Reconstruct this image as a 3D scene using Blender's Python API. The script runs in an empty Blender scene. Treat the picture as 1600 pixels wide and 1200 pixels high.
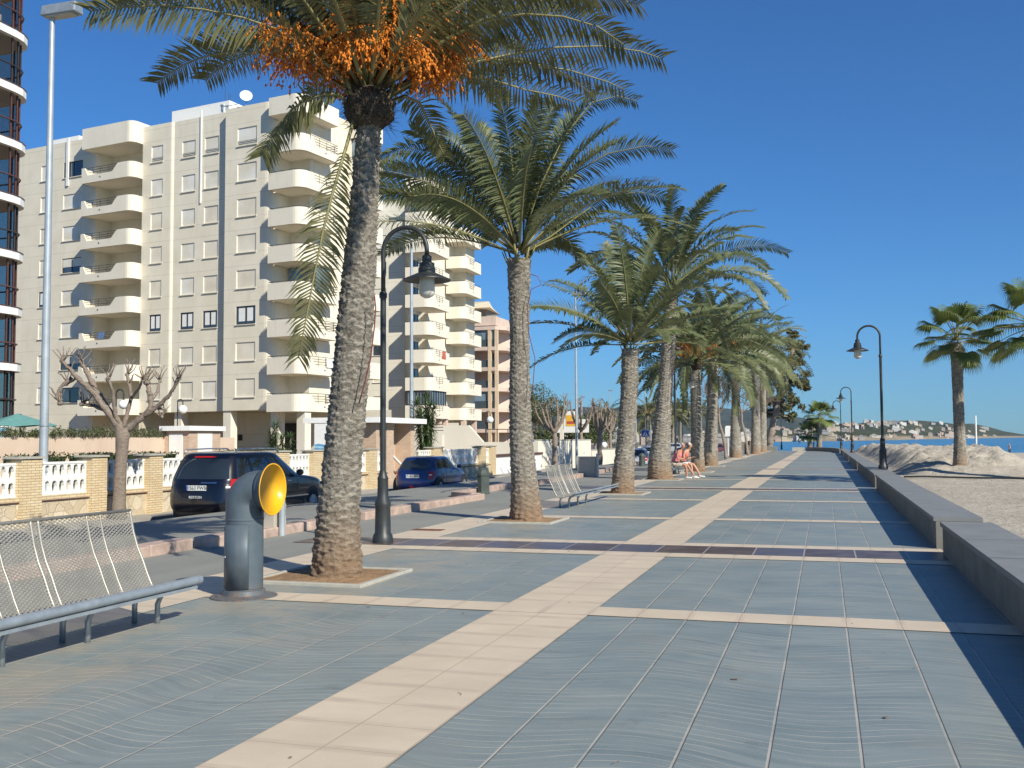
import bpy, bmesh, math, random
import numpy as np
from mathutils import Vector, Matrix, noise
R=math.radians; PI=math.pi; sin=math.sin; cos=math.cos
S=bpy.context.scene; C=S.collection
# ------------------------------------------------------------------ camera
EYE=1.6; FPX=1575.0
def cam_matrix(yaw=.29999,pitch=.0546,roll=-.0053):
    cy,sy,cp,sp,cr,sr=cos(yaw),sin(yaw),cos(pitch),sin(pitch),cos(roll),sin(roll)
    fwd=Vector((-sy*cp,cy*cp,sp)); right=Vector((cy,sy,0)); up=right.cross(fwd)
    r=right*cr+up*sr; u=-right*sr+up*cr
    return Matrix((r,u,-fwd)).transposed()
CM=cam_matrix()
cam=bpy.data.objects.new('camera',bpy.data.cameras.new('camera')); C.objects.link(cam)
cam.matrix_world=Matrix.Translation((0,0,EYE))@CM.to_4x4()
cam.data.sensor_width=36; cam.data.lens=FPX/1600*36; cam.data.clip_start=.1; cam.data.clip_end=30000
S.camera=cam
# ------------------------------------------------------------------ light
SUN_EL=R(35); SUNV=Vector((cos(R(-35))*cos(SUN_EL), sin(R(-35))*cos(SUN_EL), sin(SUN_EL)))
sun=bpy.data.objects.new('sun',bpy.data.lights.new('sun','SUN')); C.objects.link(sun)
sun.data.energy=5.0; sun.data.angle=R(.5); sun.data.color=(1,.945,.82)
sun.rotation_euler=SUNV.to_track_quat('Z','Y').to_euler()
W=bpy.data.worlds.new('World'); S.world=W; W.use_nodes=True
wn=W.node_tree; bg=wn.nodes['Background']
sky=wn.nodes.new('ShaderNodeTexSky'); sky.sky_type='NISHITA'; sky.sun_disc=False
sky.sun_elevation=SUN_EL; sky.sun_rotation=math.atan2(SUNV.x,SUNV.y); sky.altitude=0; sky.air_density=1.0; sky.dust_density=.1; sky.ozone_density=9
tint=wn.nodes.new('ShaderNodeMix'); tint.data_type='RGBA'; tint.blend_type='MULTIPLY'; tint.inputs[0].default_value=1; tint.inputs[7].default_value=(.46,.84,1.06,1)
wn.links.new(sky.outputs[0],tint.inputs[6]); wn.links.new(tint.outputs[2],bg.inputs[0]); bg.inputs[1].default_value=.088
S.view_settings.view_transform='Standard'; S.view_settings.look='None'; S.view_settings.gamma=1
S.view_settings.use_curve_mapping=False; S.view_settings.exposure=.35
# ------------------------------------------------------------------ where things stand
def ray(px,py): return CM@Vector((px-800,600-py,-FPX))
def at(px,py,Y):
    d=ray(px,py); s=Y/d.y; return Vector((d.x*s,Y,EYE+d.z*s))
def dep(px,py,D):                      # point at camera depth D
    d=ray(px,py); s=D/FPX; return Vector((d.x*s,d.y*s,EYE+d.z*s))
# ------------------------------------------------------------------ mesh helper
class MB:
    def __init__(s): s.v=[]; s.f=[]
    def add(s,vs,fs):
        b=len(s.v); s.v+= [tuple(v) for v in vs]; s.f+=[tuple(i+b for i in f) for f in fs]; return s
    def quad(s,a,b,c,d): return s.add([a,b,c,d],[(0,1,2,3)])
    def box(s,x0,x1,y0,y1,z0,z1):
        if x0>x1:x0,x1=x1,x0
        if y0>y1:y0,y1=y1,y0
        return s.add([(x0,y0,z0),(x1,y0,z0),(x1,y1,z0),(x0,y1,z0),(x0,y0,z1),(x1,y0,z1),(x1,y1,z1),(x0,y1,z1)],
          [(3,2,1,0),(4,5,6,7),(0,1,5,4),(1,2,6,5),(2,3,7,6),(3,0,4,7)])
    def obox(s,c,size,rz=0,rx=0,ry=0):
        m=Matrix.Rotation(rz,3,'Z')@Matrix.Rotation(ry,3,'Y')@Matrix.Rotation(rx,3,'X'); c=Vector(c)
        a,b,d=size[0]/2,size[1]/2,size[2]/2
        vs=[c+m@Vector(p) for p in ((-a,-b,-d),(a,-b,-d),(a,b,-d),(-a,b,-d),(-a,-b,d),(a,-b,d),(a,b,d),(-a,b,d))]
        return s.add(vs,[(3,2,1,0),(4,5,6,7),(0,1,5,4),(1,2,6,5),(2,3,7,6),(3,0,4,7)])
    def prism(s,poly,z0,z1):
        n=len(poly); vs=[(p[0],p[1],z0) for p in poly]+[(p[0],p[1],z1) for p in poly]
        return s.add(vs,[tuple(range(n-1,-1,-1)),tuple(range(n,2*n))]+[(i,(i+1)%n,n+(i+1)%n,n+i) for i in range(n)])
    def tube(s,pts,rad,n=8,caps=True,flat=1.0):
        pts=[Vector(p) for p in pts]; k=len(pts)
        if not hasattr(rad,'__len__'): rad=[rad]*k
        vs=[]; up=None
        for i,p in enumerate(pts):
            t=(pts[min(i+1,k-1)]-pts[max(i-1,0)])
            if t.length<1e-9: t=Vector((0,0,1))
            t.normalize()
            if up is None: up=Vector((0,0,1)) if abs(t.z)<.9 else Vector((1,0,0))
            a=up.cross(t)
            if a.length<1e-6: a=Vector((0,1,0)).cross(t)
            a.normalize(); b=t.cross(a); up=b.copy()*1.0
            up=b if abs(b.dot(t))<.9 else up
            for j in range(n):
                th=2*PI*j/n; vs.append(p+(a*cos(th)+b*sin(th)*flat)*rad[i])
        fs=[]
        for i in range(k-1):
            for j in range(n): fs.append((i*n+j,i*n+(j+1)%n,(i+1)*n+(j+1)%n,(i+1)*n+j))
        if caps: fs+= [tuple(range(n-1,-1,-1)),tuple((k-1)*n+j for j in range(n))]
        return s.add(vs,fs)
    def lathe(s,prof,c=(0,0,0),n=20,axis=None):
        c=Vector(c); q=Vector(axis).normalized().to_track_quat('Z','Y').to_matrix() if axis is not None else Matrix.Identity(3)
        vs=[];k=len(prof)
        for r,z in prof:
            for j in range(n):
                th=2*PI*j/n; vs.append(c+q@Vector((r*cos(th),r*sin(th),z)))
        fs=[(i*n+j,i*n+(j+1)%n,(i+1)*n+(j+1)%n,(i+1)*n+j) for i in range(k-1) for j in range(n)]
        if prof[0][0]>1e-4: fs.append(tuple(range(n-1,-1,-1)))
        if prof[-1][0]>1e-4: fs.append(tuple((k-1)*n+j for j in range(n)))
        return s.add(vs,fs)
    def ball(s,c,r,n=12,m=8,sc=(1,1,1)):
        c=Vector(c); vs=[];fs=[]
        for i in range(m+1):
            ph=-PI/2+PI*i/m
            for j in range(n):
                th=2*PI*j/n; vs.append(c+Vector((cos(ph)*cos(th)*sc[0],cos(ph)*sin(th)*sc[1],sin(ph)*sc[2]))*r)
        for i in range(m):
            for j in range(n): fs.append((i*n+j,i*n+(j+1)%n,(i+1)*n+(j+1)%n,(i+1)*n+j))
        return s.add(vs,fs)
    def build(s,name,mat,parent=None,smooth=False,bevel=0,merge=False,ang=None):
        me=bpy.data.meshes.new(name); me.from_pydata(s.v,[],s.f); me.materials.append(mat)
        if merge:
            bm=bmesh.new(); bm.from_mesh(me); bmesh.ops.remove_doubles(bm,verts=bm.verts,dist=1e-4); bmesh.ops.recalc_face_normals(bm,faces=bm.faces); bm.to_mesh(me); bm.free()
        if smooth: me.polygons.foreach_set('use_smooth',[True]*len(me.polygons))
        if smooth and ang: me.set_sharp_from_angle(angle=R(ang))
        me.update()
        o=bpy.data.objects.new(name,me); C.objects.link(o)
        if parent: o.parent=parent
        if bevel:
            b=o.modifiers.new('b','BEVEL'); b.width=bevel; b.segments=2; b.limit_method='ANGLE'; b.angle_limit=R(40)
        return o
def tag(o,label=None,cat=None,group=None,kind=None):
    if label:o['label']=label
    if cat:o['category']=cat
    if group:o['group']=group
    if kind:o['kind']=kind
    return o
def thing(name,label,cat,loc=(0,0,0),rz=0,group=None):
    o=bpy.data.objects.new(name,None); C.objects.link(o); o.location=loc; o.rotation_euler=(0,0,rz); o.empty_display_size=.2
    return tag(o,label,cat,group)
KIDS={}
def copy_tree(o,parent=None,loc=None,rz=None,label=None,scale=None):
    c=o.copy(); C.objects.link(c); c.parent=parent
    if loc is not None: c.location=loc
    if rz is not None: c.rotation_euler=(0,0,rz)
    if scale is not None: c.scale=(scale,)*3
    if label: c['label']=label
    for ch in [x for x in ALLCH(o)]: copy_tree(ch,c)
    return c
def ALLCH(o): return [x for x in bpy.data.objects if x.parent==o]
# ------------------------------------------------------------------ materials
class NT:
    def __init__(s,name):
        s.m=bpy.data.materials.new(name); s.m.use_nodes=True; s.t=s.m.node_tree; s.b=s.t.nodes['Principled BSDF']; s.out=s.t.nodes['Material Output']
    def n(s,t,**k):
        x=s.t.nodes.new('ShaderNode'+t)
        for a,b in k.items():
            if a in('operation','blend_type','data_type','wave_type','feature','noise_dimensions','bands_direction','wave_profile','interpolation_type','rings_direction'): setattr(x,a,b)
        return x
    def l(s,a,b): s.t.links.new(a,b)
    def val(s,inp,v):
        if hasattr(v,'is_output') or isinstance(v,bpy.types.NodeSocket): s.l(v,inp)
        else: inp.default_value=v
    def math(s,op,a,b=0.0,c=0.0):
        x=s.n('Math',operation=op); s.val(x.inputs[0],a); s.val(x.inputs[1],b); s.val(x.inputs[2],c); return x.outputs[0]
    def mix(s,f,a,b):
        x=s.t.nodes.new('ShaderNodeMix'); x.data_type='RGBA'; s.val(x.inputs[0],f)
        for i,v in((6,a),(7,b)):
            if isinstance(v,tuple): x.inputs[i].default_value=(*v[:3],1)
            else: s.l(v,x.inputs[i])
        return x.outputs[2]
    def noise(s,scale,detail=4,rough=.55,vec=None,dist=0):
        x=s.n('TexNoise'); x.inputs['Scale'].default_value=scale; x.inputs['Detail'].default_value=detail; x.inputs['Roughness'].default_value=rough; x.inputs['Distortion'].default_value=dist
        s.l(vec if vec is not None else s.co(),x.inputs['Vector']); return x.outputs['Fac']
    def co(s):
        if not hasattr(s,'_c'): s._c=s.n('TexCoord').outputs['Object']
        return s._c
    def geo(s):
        if not hasattr(s,'_g'): s._g=s.n('NewGeometry').outputs['Position']
        return s._g
    def sep(s,v=None):
        x=s.n('SeparateXYZ'); s.l(v if v is not None else s.co(),x.inputs[0]); return x.outputs
    def comb(s,a,b,c=0.0):
        x=s.n('CombineXYZ'); s.val(x.inputs[0],a); s.val(x.inputs[1],b); s.val(x.inputs[2],c); return x.outputs[0]
    def scl(s,v,sx,sy,sz):
        x=s.n('VectorMath',operation='MULTIPLY'); s.l(v,x.inputs[0]); x.inputs[1].default_value=(sx,sy,sz); return x.outputs[0]
    def ramp(s,f,lo,hi,a=0.0,b=1.0):
        x=s.n('MapRange'); s.val(x.inputs[0],f); x.inputs[1].default_value=lo; x.inputs[2].default_value=hi; x.inputs[3].default_value=a; x.inputs[4].default_value=b; return x.outputs[0]
    def bump(s,h,st=.3,d=.01):
        x=s.n('Bump'); x.inputs['Strength'].default_value=st; x.inputs['Distance'].default_value=d; s.l(h,x.inputs['Height']); s.l(x.outputs[0],s.b.inputs['Normal']); return x
    def fin(s,col=None,rough=.6,metal=0,spec=None):
        if col is not None:
            if isinstance(col,tuple): s.b.inputs['Base Color'].default_value=(*col[:3],1)
            else: s.l(col,s.b.inputs['Base Color'])
        s.val(s.b.inputs['Roughness'],rough); s.b.inputs['Metallic'].default_value=metal
        if spec is not None: s.b.inputs['Specular IOR Level'].default_value=spec
        return s.m
def simple(name,col,rough=.6,metal=0,var=.15,scale=6,bump=0,bscale=40,spec=None,coat=0):
    t=NT(name); f=t.noise(scale,5,.6)
    lo=tuple(c*(1-var) for c in col); hi=tuple(min(1,c*(1+var)) for c in col)
    c=t.mix(t.ramp(f,.3,.7),lo,hi)
    if bump: t.bump(t.noise(bscale,4,.6),bump,.01)
    if coat: t.b.inputs['Coat Weight'].default_value=coat; t.b.inputs['Coat Roughness'].default_value=.05
    return t.fin(c,rough,metal,spec)
T=.446; X0=-.303                      # paving slab and the line of one joint
def near_line(t,x,off,per,w):         # 1 within w of a repeating line
    u=t.math('FRACT',t.math('DIVIDE',t.math('SUBTRACT',x,off-per/2),per))
    d=t.math('ABSOLUTE',t.math('SUBTRACT',u,.5))
    return t.ramp(d,w/per*.6,w/per,1,0)
def mat_blue():
    t=NT('blue_grey_slab'); o=t.sep(t.geo()); x,y=o[0],o[1]
    # wavy shallow grooves that swing across the slabs, fading in and out
    ph=t.math('MULTIPLY',t.math('SINE',t.math('ADD',t.math('MULTIPLY',x,2*PI/1.784),t.math('MULTIPLY',y,.35))),.13)
    ph2=t.math('MULTIPLY',t.noise(.9,1,.4,t.geo()),.30)
    yy=t.math('ADD',t.math('ADD',y,ph),ph2)
    g=near_line(t,yy,0,.098,.0055)
    fade=t.ramp(t.noise(2.2,2,.5,t.geo()),.36,.58)
    g=t.math('MULTIPLY',g,fade)
    jx=near_line(t,x,X0,T,.008); jd=near_line(t,x,X0+.007,T,.005)
    cy_=near_line(t,y,.2,T,.003)
    cyf=t.math('MULTIPLY',cy_,t.ramp(t.noise(1.3,2,.5,t.geo()),.42,.55,0,.6))
    big=t.noise(.9,5,.6,t.geo()); st=t.noise(1,4,.65,t.comb(t.math('MULTIPLY',x,.9),t.math('MULTIPLY',yy,9.0))); fine=t.noise(90,3,.7,t.geo())
    slab=t.n('TexWhiteNoise',noise_dimensions='2D')
    t.l(t.comb(t.math('FLOOR',t.math('DIVIDE',t.math('SUBTRACT',x,X0),T)),t.math('FLOOR',t.math('DIVIDE',t.math('SUBTRACT',y,.2),T))),slab.inputs['Vector'])
    c=t.mix(t.ramp(big,.3,.7),(.152,.196,.196),(.232,.270,.258))
    c=t.mix(t.ramp(st,.42,.68,0,.75),c,(.11,.15,.158))
    c=t.mix(t.math('MULTIPLY',slab.outputs['Value'],.22),c,(.29,.31,.29))
    c=t.mix(t.ramp(fine,.3,.75,0,.35),c,(.30,.32,.31))
    dirt=t.math('MAXIMUM',t.ramp(t.noise(.5,4,.7,t.geo()),.54,.8,0,.5),t.math('MULTIPLY',t.ramp(x,-4.9,-3.6,.75,0),t.ramp(t.noise(1.1,4,.7,t.geo()),.42,.62)))
    c=t.mix(dirt,c,(.32,.28,.21))
    c=t.mix(t.math('MULTIPLY',t.ramp(x,.75,1.5,0,.8),t.ramp(t.noise(2.2,5,.75,t.geo()),.42,.60)),c,(.30,.26,.19))
    c=t.mix(t.ramp(t.noise(1.7,6,.8,t.geo()),.58,.66,0,.28),c,(.10,.11,.11))
    spots=t.ramp(t.noise(7,3,.7,t.geo()),.70,.78,0,.45)
    c=t.mix(spots,c,(.09,.09,.09))
    c=t.mix(t.math('MULTIPLY',g,.6),c,(.50,.46,.38))
    c=t.mix(t.math('MULTIPLY',cyf,.5),c,(.50,.46,.38))
    c=t.mix(jd,c,(.06,.055,.05))
    c=t.mix(t.math('MULTIPLY',jx,t.ramp(t.noise(2.5,3,.6,t.geo()),.35,.6,.35,.9)),c,(.46,.42,.35))
    h=t.math('SUBTRACT',t.math('MULTIPLY',fine,.25),t.math('ADD',g,jx))
    t.bump(h,.35,.004)
    return t.fin(c,t.ramp(big,.3,.7,.42,.6),spec=.4)
def mat_cream(joints_y=True,base=(.60,.495,.36)):
    t=NT('cream_slab'); o=t.sep(t.geo()); x,y=o[0],o[1]
    jx=near_line(t,x,X0,T,.006); jy=near_line(t,y,.35,T,.006) if joints_y else 0.0
    big=t.noise(1.5,5,.6,t.geo()); fine=t.noise(60,3,.7,t.geo())
    slab=t.n('TexWhiteNoise',noise_dimensions='2D')
    t.l(t.comb(t.math('FLOOR',t.math('DIVIDE',t.math('SUBTRACT',x,X0),T)),t.math('FLOOR',t.math('DIVIDE',t.math('SUBTRACT',y,.35),T))),slab.inputs['Vector'])
    c=t.mix(t.ramp(big,.3,.7),tuple(v*.88 for v in base),tuple(v*1.08 for v in base))
    c=t.mix(t.math('MULTIPLY',slab.outputs['Value'],.25),c,(.58,.48,.38))
    # grime that gathers along the joints
    wide=near_line(t,y,.35,T,.07) if joints_y else near_line(t,x,X0,T,.05)
    c=t.mix(t.math('MULTIPLY',wide,t.ramp(t.noise(3,3,.6,t.geo()),.4,.65,0,.5)),c,(.42,.33,.25))
    c=t.mix(t.ramp(fine,.55,.8,0,.3),c,(.40,.34,.27))
    spots=t.ramp(t.noise(5,3,.7,t.geo()),.70,.76,0,.35)
    c=t.mix(spots,c,(.22,.17,.13))
    j=t.math('MAXIMUM',jx,jy) if joints_y else jx
    c=t.mix(t.math('MULTIPLY',j,.7),c,(.38,.28,.20))
    t.bump(t.math('SUBTRACT',t.math('MULTIPLY',fine,.3),j),.3,.003)
    return t.fin(c,.55)
def mat_bandstone():
    t=NT('polished_band'); o=t.sep(t.geo())
    u=t.math('DIVIDE',t.math('SUBTRACT',o[0],X0),T*1.5)
    wn_=t.n('TexWhiteNoise',noise_dimensions='2D'); t.l(t.comb(t.math('FLOOR',u),t.math('FLOOR',t.math('DIVIDE',o[1],4.0))),wn_.inputs['Vector'])
    c=t.mix(t.ramp(wn_.outputs['Value'],.5,.52),(.085,.058,.045),(.085,.085,.11))
    c=t.mix(t.ramp(t.noise(3,4,.6,t.geo()),.4,.7,0,.6),c,(.17,.13,.12))
    j=near_line(t,o[0],X0,T*1.5,.012); c=t.mix(j,c,(.35,.30,.27))
    return t.fin(c,.4,spec=.3)
def mat_asph(name,col,sc=1.0,light=.5):
    t=NT(name); f=t.noise(120,3,.8,t.geo()); b=t.noise(.35,5,.6,t.geo()); s2=t.noise(1.0,4,.6,t.scl(t.geo(),2.5,.12,1))
    c=t.mix(t.ramp(b,.3,.7),tuple(v*.85 for v in col),tuple(v*1.15 for v in col))
    c=t.mix(t.ramp(s2,.45,.7,0,.35),c,tuple(v*1.35 for v in col))
    c=t.mix(t.ramp(f,.45,.8,0,light),c,tuple(min(1,v*2.2) for v in col))
    t.bump(f,.3,.004); return t.fin(c,.8)
def mat_sand(name='sand',a=(.40,.355,.28),b=(.55,.49,.40),bs=1.0):
    t=NT(name); g=t.geo(); n1=t.noise(.35,6,.65,g); n2=t.noise(4,5,.7,g); n3=t.noise(60,3,.7,g)
    c=t.mix(t.ramp(n1,.3,.7),a,b); c=t.mix(t.ramp(n2,.5,.75,0,.4),c,tuple(v*.7 for v in a))
    c=t.mix(t.ramp(n3,.66,.72,0,.6),c,(.12,.10,.08))
    h=t.math('ADD',t.math('MULTIPLY',n2,1.0),t.math('MULTIPLY',n3,.15)); t.bump(h,.9*bs,.12); return t.fin(c,.95,spec=.1)
def mat_facade(name,a,b,per=2.857,off=3.95,lines=(0.0,.36),sc=.5):
    t=NT(name); o=t.sep(); z=o[2]; big=t.noise(sc,5,.6); fine=t.noise(14,4,.7)
    c=t.mix(t.ramp(big,.3,.7),a,b)
    streak=t.noise(1,4,.6,t.scl(t.co(),2.5,2.5,.25)); c=t.mix(t.ramp(streak,.55,.8,0,.30),c,tuple(v*.72 for v in a))
    c=t.mix(t.ramp(fine,.5,.8,0,.15),c,tuple(v*.8 for v in a))
    for q in lines:
        c=t.mix(t.math('MULTIPLY',near_line(t,z,off+per*q,per,.03),.34),c,tuple(v*.5 for v in a))
    t.bump(fine,.25,.01); return t.fin(c,.85,spec=.2)
def mat_brick(name,a,b,mortar,w=.24,h=.06):
    t=NT(name); x=t.n('TexBrick'); o=t.sep(); t.l(t.comb(t.math('ADD',o[0],o[1]),o[2]),x.inputs['Vector'])
    x.inputs['Scale'].default_value=1; x.inputs['Brick Width'].default_value=w; x.inputs['Row Height'].default_value=h; x.inputs['Mortar Size'].default_value=.007
    x.inputs['Color1'].default_value=(*a,1); x.inputs['Color2'].default_value=(*b,1); x.inputs['Mortar'].default_value=(*mortar,1)
    c=t.mix(t.ramp(t.noise(3,4,.6),.4,.75,0,.4),x.outputs['Color'],tuple(v*.75 for v in a))
    bp=t.bump(x.outputs['Fac'],.5,.01); bp.invert=True; return t.fin(c,.85)
def mat_rubble():
    t=NT('rubble_stone'); v=t.n('TexVoronoi',feature='DISTANCE_TO_EDGE'); v.inputs['Scale'].default_value=3.6
    v2=t.n('TexVoronoi'); v2.inputs['Scale'].default_value=3.6
    w=t.n('VectorMath',operation='ADD'); nz=t.n('TexNoise'); nz.inputs['Scale'].default_value=4; t.l(t.co(),nz.inputs['Vector'])
    sc=t.scl(nz.outputs['Color'],.12,.12,.12); t.l(t.co(),w.inputs[0]); t.l(sc,w.inputs[1]); t.l(w.outputs[0],v.inputs['Vector']); t.l(w.outputs[0],v2.inputs['Vector'])
    edge=t.ramp(v.outputs['Distance'],.0,.035)
    c=t.mix(t.ramp(t.sep(v2.outputs['Color'])[0],0,1),(.50,.40,.26),(.66,.57,.42)); c=t.mix(t.ramp(t.noise(9,4,.7),.4,.8,0,.5),c,(.40,.33,.24))
    c=t.mix(edge,(.42,.34,.24),c); t.bump(edge,.5,.02); return t.fin(c,.9)
def mat_trunk(name,a,b,dark,low=(.30,.19,.11),lips=True):
    t=NT(name); o=t.sep(); g=t.co(); n1=t.noise(1,5,.7,t.scl(g,9,9,22)); n2=t.noise(38,4,.75); n3=t.noise(1.1,3,.6)
    c=t.mix(t.ramp(n1,.35,.62),a,b); c=t.mix(t.ramp(n3,.35,.7,0,.4),c,tuple(v*.7 for v in a)); c=t.mix(t.ramp(n2,.52,.66,0,.75),c,dark)
    if lips:
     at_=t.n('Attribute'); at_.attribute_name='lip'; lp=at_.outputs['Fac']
     c=t.mix(t.ramp(lp,.0,.35,.75,0),c,dark); c=t.mix(t.ramp(lp,.55,1.0,0,.6),c,tuple(min(1,v*1.5) for v in b))  # shade in the gaps between scales painted into the colour; weathered lips paler
    c=t.mix(t.ramp(o[2],.15,.95,.75,0),c,low)
    t.bump(t.math('ADD',n2,n1),1.0,.03); return t.fin(c,.95,spec=.1)
def mat_leaf(name,a,b,dry=(.26,.21,.10),drya=.2,tr=.25,rough=.45,sc=1.6):
    t=NT(name); n1=t.noise(sc,3,.6); n2=t.noise(22,2,.5)
    c=t.mix(t.ramp(n1,.3,.7),a,b); c=t.mix(t.ramp(n2,.5,.75,0,drya*2),c,dry)
    t.fin(c,rough,spec=.35)
    tl=t.n('BsdfTranslucent'); t.l(c,tl.inputs['Color']); mx=t.n('MixShader'); mx.inputs[0].default_value=tr
    t.l(t.b.outputs[0],mx.inputs[1]); t.l(tl.outputs[0],mx.inputs[2]); t.l(mx.outputs[0],t.out.inputs[0]); return t.m
def mat_glass(name,col,rough=.06,metal=0):
    t=NT(name); c=t.mix(t.ramp(t.noise(.8,2,.5),.4,.6),col,tuple(v*1.8 for v in col)); t.fin(c,rough,spec=.9); t.b.inputs['Coat Weight'].default_value=.5; return t.m
def mat_vent():
    t=NT('vent_paint'); n=t.noise(1,5,.65,t.scl(t.co(),14,14,1.6)); n2=t.noise(6,4,.6); c=t.mix(t.ramp(n2,.3,.7),(.068,.09,.105),(.09,.118,.138))
    c=t.mix(t.ramp(n,.55,.75,0,.35),c,(.15,.165,.17)); c=t.mix(t.ramp(t.noise(45,3,.7),.66,.72,0,.7),c,(.16,.12,.09)); z=t.sep()[2]; c=t.mix(t.math('MULTIPLY',t.ramp(z,.0,.16,.9,0),t.ramp(t.noise(18,4,.7),.40,.6)),c,(.20,.13,.08)); t.bump(n2,.1,.01); return t.fin(c,.5)
M=dict(
 blue=mat_blue(), cream=mat_cream(), creamband=mat_cream(False), band=mat_bandstone(),
 path=mat_asph('grey_path',(.215,.215,.19),light=.2), road=mat_asph('asphalt',(.10,.10,.10),light=.3), walk=mat_asph('pavement',(.32,.30,.26),light=.2),
 earth=mat_sand('earth',(.20,.15,.10),(.30,.23,.15)), soil=mat_sand('soil',(.26,.16,.09),(.40,.26,.15)), sand=mat_sand(), sandm=mat_sand('sand_heap',(.40,.32,.24),(.58,.48,.37),1.0),
 conc=simple('grey_stone',(.20,.205,.20),.7,var=.12,scale=2.5,bump=.15,bscale=60),
 concside=mat_facade('concrete_side',(.17,.165,.145),(.25,.24,.21),lines=(),sc=2.5),
 facade=mat_facade('cream_render',(.69,.625,.49),(.79,.725,.59)), facade2=mat_facade('cream_render_pale',(.68,.63,.52),(.78,.73,.61)),
 balc=mat_facade('balcony_render',(.71,.65,.53),(.79,.73,.61),lines=()), pink=mat_facade('salmon_render',(.56,.43,.35),(.64,.51,.42),lines=()),
 white=simple('white_paint',(.80,.79,.75),.5,var=.05), whiteb=simple('white_cast',(.80,.79,.74),.6,var=.08,scale=12),
 shutter=None, frame=simple('dark_frame',(.05,.04,.035),.4), frameb=simple('brown_frame',(.10,.05,.04),.4),
 glass=mat_glass('window_glass',(.03,.04,.05)), glassb=mat_glass('glazing',(.10,.14,.17)), dark=simple('dark_gap',(.03,.028,.025),.8),
 peach=mat_facade('peach_render',(.58,.44,.33),(.65,.52,.40),lines=()), stone=mat_rubble(),
 brick=mat_brick('yellow_brick',(.62,.47,.27),(.70,.57,.36),(.34,.26,.17)), brickr=mat_brick('orange_brick',(.50,.34,.23),(.58,.42,.30),(.50,.43,.35)),
 kerb=simple('pink_kerb',(.42,.31,.25),.75,var=.32,scale=3.5,bump=.3), rim=simple('pale_rim',(.40,.38,.32),.7,var=.12,scale=8),
 lamp=simple('lamp_paint',(.028,.032,.032),.45,var=.3,scale=5), galv=simple('galvanised',(.36,.40,.42),.42,.5,var=.15,scale=9), polec=simple('pole_grey',(.42,.46,.48),.4,.35,var=.12,scale=3),
 vent=mat_vent(), yellow=simple('yellow_paint',(.80,.40,.012),.33,var=.06,scale=9), rust=simple('rust',(.16,.06,.03),.8,var=.5,scale=10),
 rail=simple('rail_dark',(.045,.045,.045),.5), mesh=simple('mesh_metal',(.36,.34,.29),.4,.4,var=.15),
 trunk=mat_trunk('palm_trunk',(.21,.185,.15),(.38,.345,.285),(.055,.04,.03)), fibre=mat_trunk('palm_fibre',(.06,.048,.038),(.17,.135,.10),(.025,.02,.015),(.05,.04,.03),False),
 rachis=simple('palm_stalk',(.22,.20,.08),.5,var=.25), leaf=mat_leaf('date_leaf',(.10,.11,.04),(.23,.225,.10)), leafd=mat_leaf('date_leaf_deep',(.075,.105,.04),(.18,.20,.09)),
 fan=mat_leaf('fan_leaf',(.09,.14,.035),(.22,.27,.07),drya=.3), orange=simple('date_fruit',(.62,.19,.015),.45,var=.45,scale=14), ostalk=simple('fruit_stalk',(.55,.20,.03),.5,var=.3,scale=9),
 bark=mat_trunk('grey_bark',(.24,.19,.15),(.38,.31,.25),(.10,.08,.065),(.30,.25,.2),False), bush=mat_leaf('bush_leaf',(.045,.07,.025),(.12,.15,.05),drya=.2,sc=4), yucca=mat_leaf('yucca_leaf',(.04,.08,.03),(.12,.19,.06),drya=.15,sc=3),
 euc=mat_leaf('grey_leaf',(.09,.10,.045),(.20,.195,.10),drya=.25,sc=1), twig=simple('twig',(.20,.155,.12),.9,var=.3),
 hose=simple('red_cord',(.16,.035,.03),.5), teal=simple('teal_cloth',(.12,.28,.25),.8,var=.1), globe=simple('white_globe',(.85,.85,.82),.25,var=.02),
 lampglass=simple('lamp_glass',(.55,.54,.48),.15,var=.1,spec=.8), bollard=simple('bollard_iron',(.06,.075,.065),.6,var=.25), beige=simple('beige_box',(.42,.38,.31),.7,var=.06),
 lawn=simple('hedge_back',(.03,.045,.015),.9),
)
def mat_shutter(name='roller_blind',A_=(.70,.64,.50),B_=(.80,.78,.72)):
    t=NT(name); z=t.sep()[2]; j=near_line(t,z,0,.06,.012); c=t.mix(t.ramp(t.noise(.7,3,.5),.35,.65),A_,B_); c=t.mix(t.math('MULTIPLY',j,.25),c,(.35,.30,.22)); t.bump(j,.2,.01); return t.fin(c,.6)
M['shutter']=mat_shutter(); M['shutterb']=mat_shutter('beige_roller_blind',(.68,.61,.48),(.80,.74,.61))
def struct(mb,name,mat,**k):
    o=mb.build(name,mat,**k); o['kind']='structure'; return o
# ------------------------------------------------------------------ ground
def sheet(name,poly,z,mat,kind='structure'):
    mb=MB(); mb.add([(p[0],p[1],z) for p in poly],[tuple(range(len(poly)))]); o=mb.build(name,mat); o['kind']=kind; return o
def rect(x0,x1,y0,y1): return [(x0,y0),(x1,y0),(x1,y1),(x0,y1)]
PX_L=-6.99                                         # inner edge of the grey path
sheet('promenade_paving',rect(-6.1,1.55,-6,126.5),0,M['blue'])
sheet('grey_path',rect(-13,PX_L,-6,130),0,M['path'])
mb=MB()
for x0,x1 in((X0-6*T,X0-4*T),(PX_L,X0-13*T)):
    mb.quad((x0,-6,.004),(x1,-6,.004),(x1,126.5,.004),(x0,126.5,.004))
struct(mb,'paving_strip',M['cream'])
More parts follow.
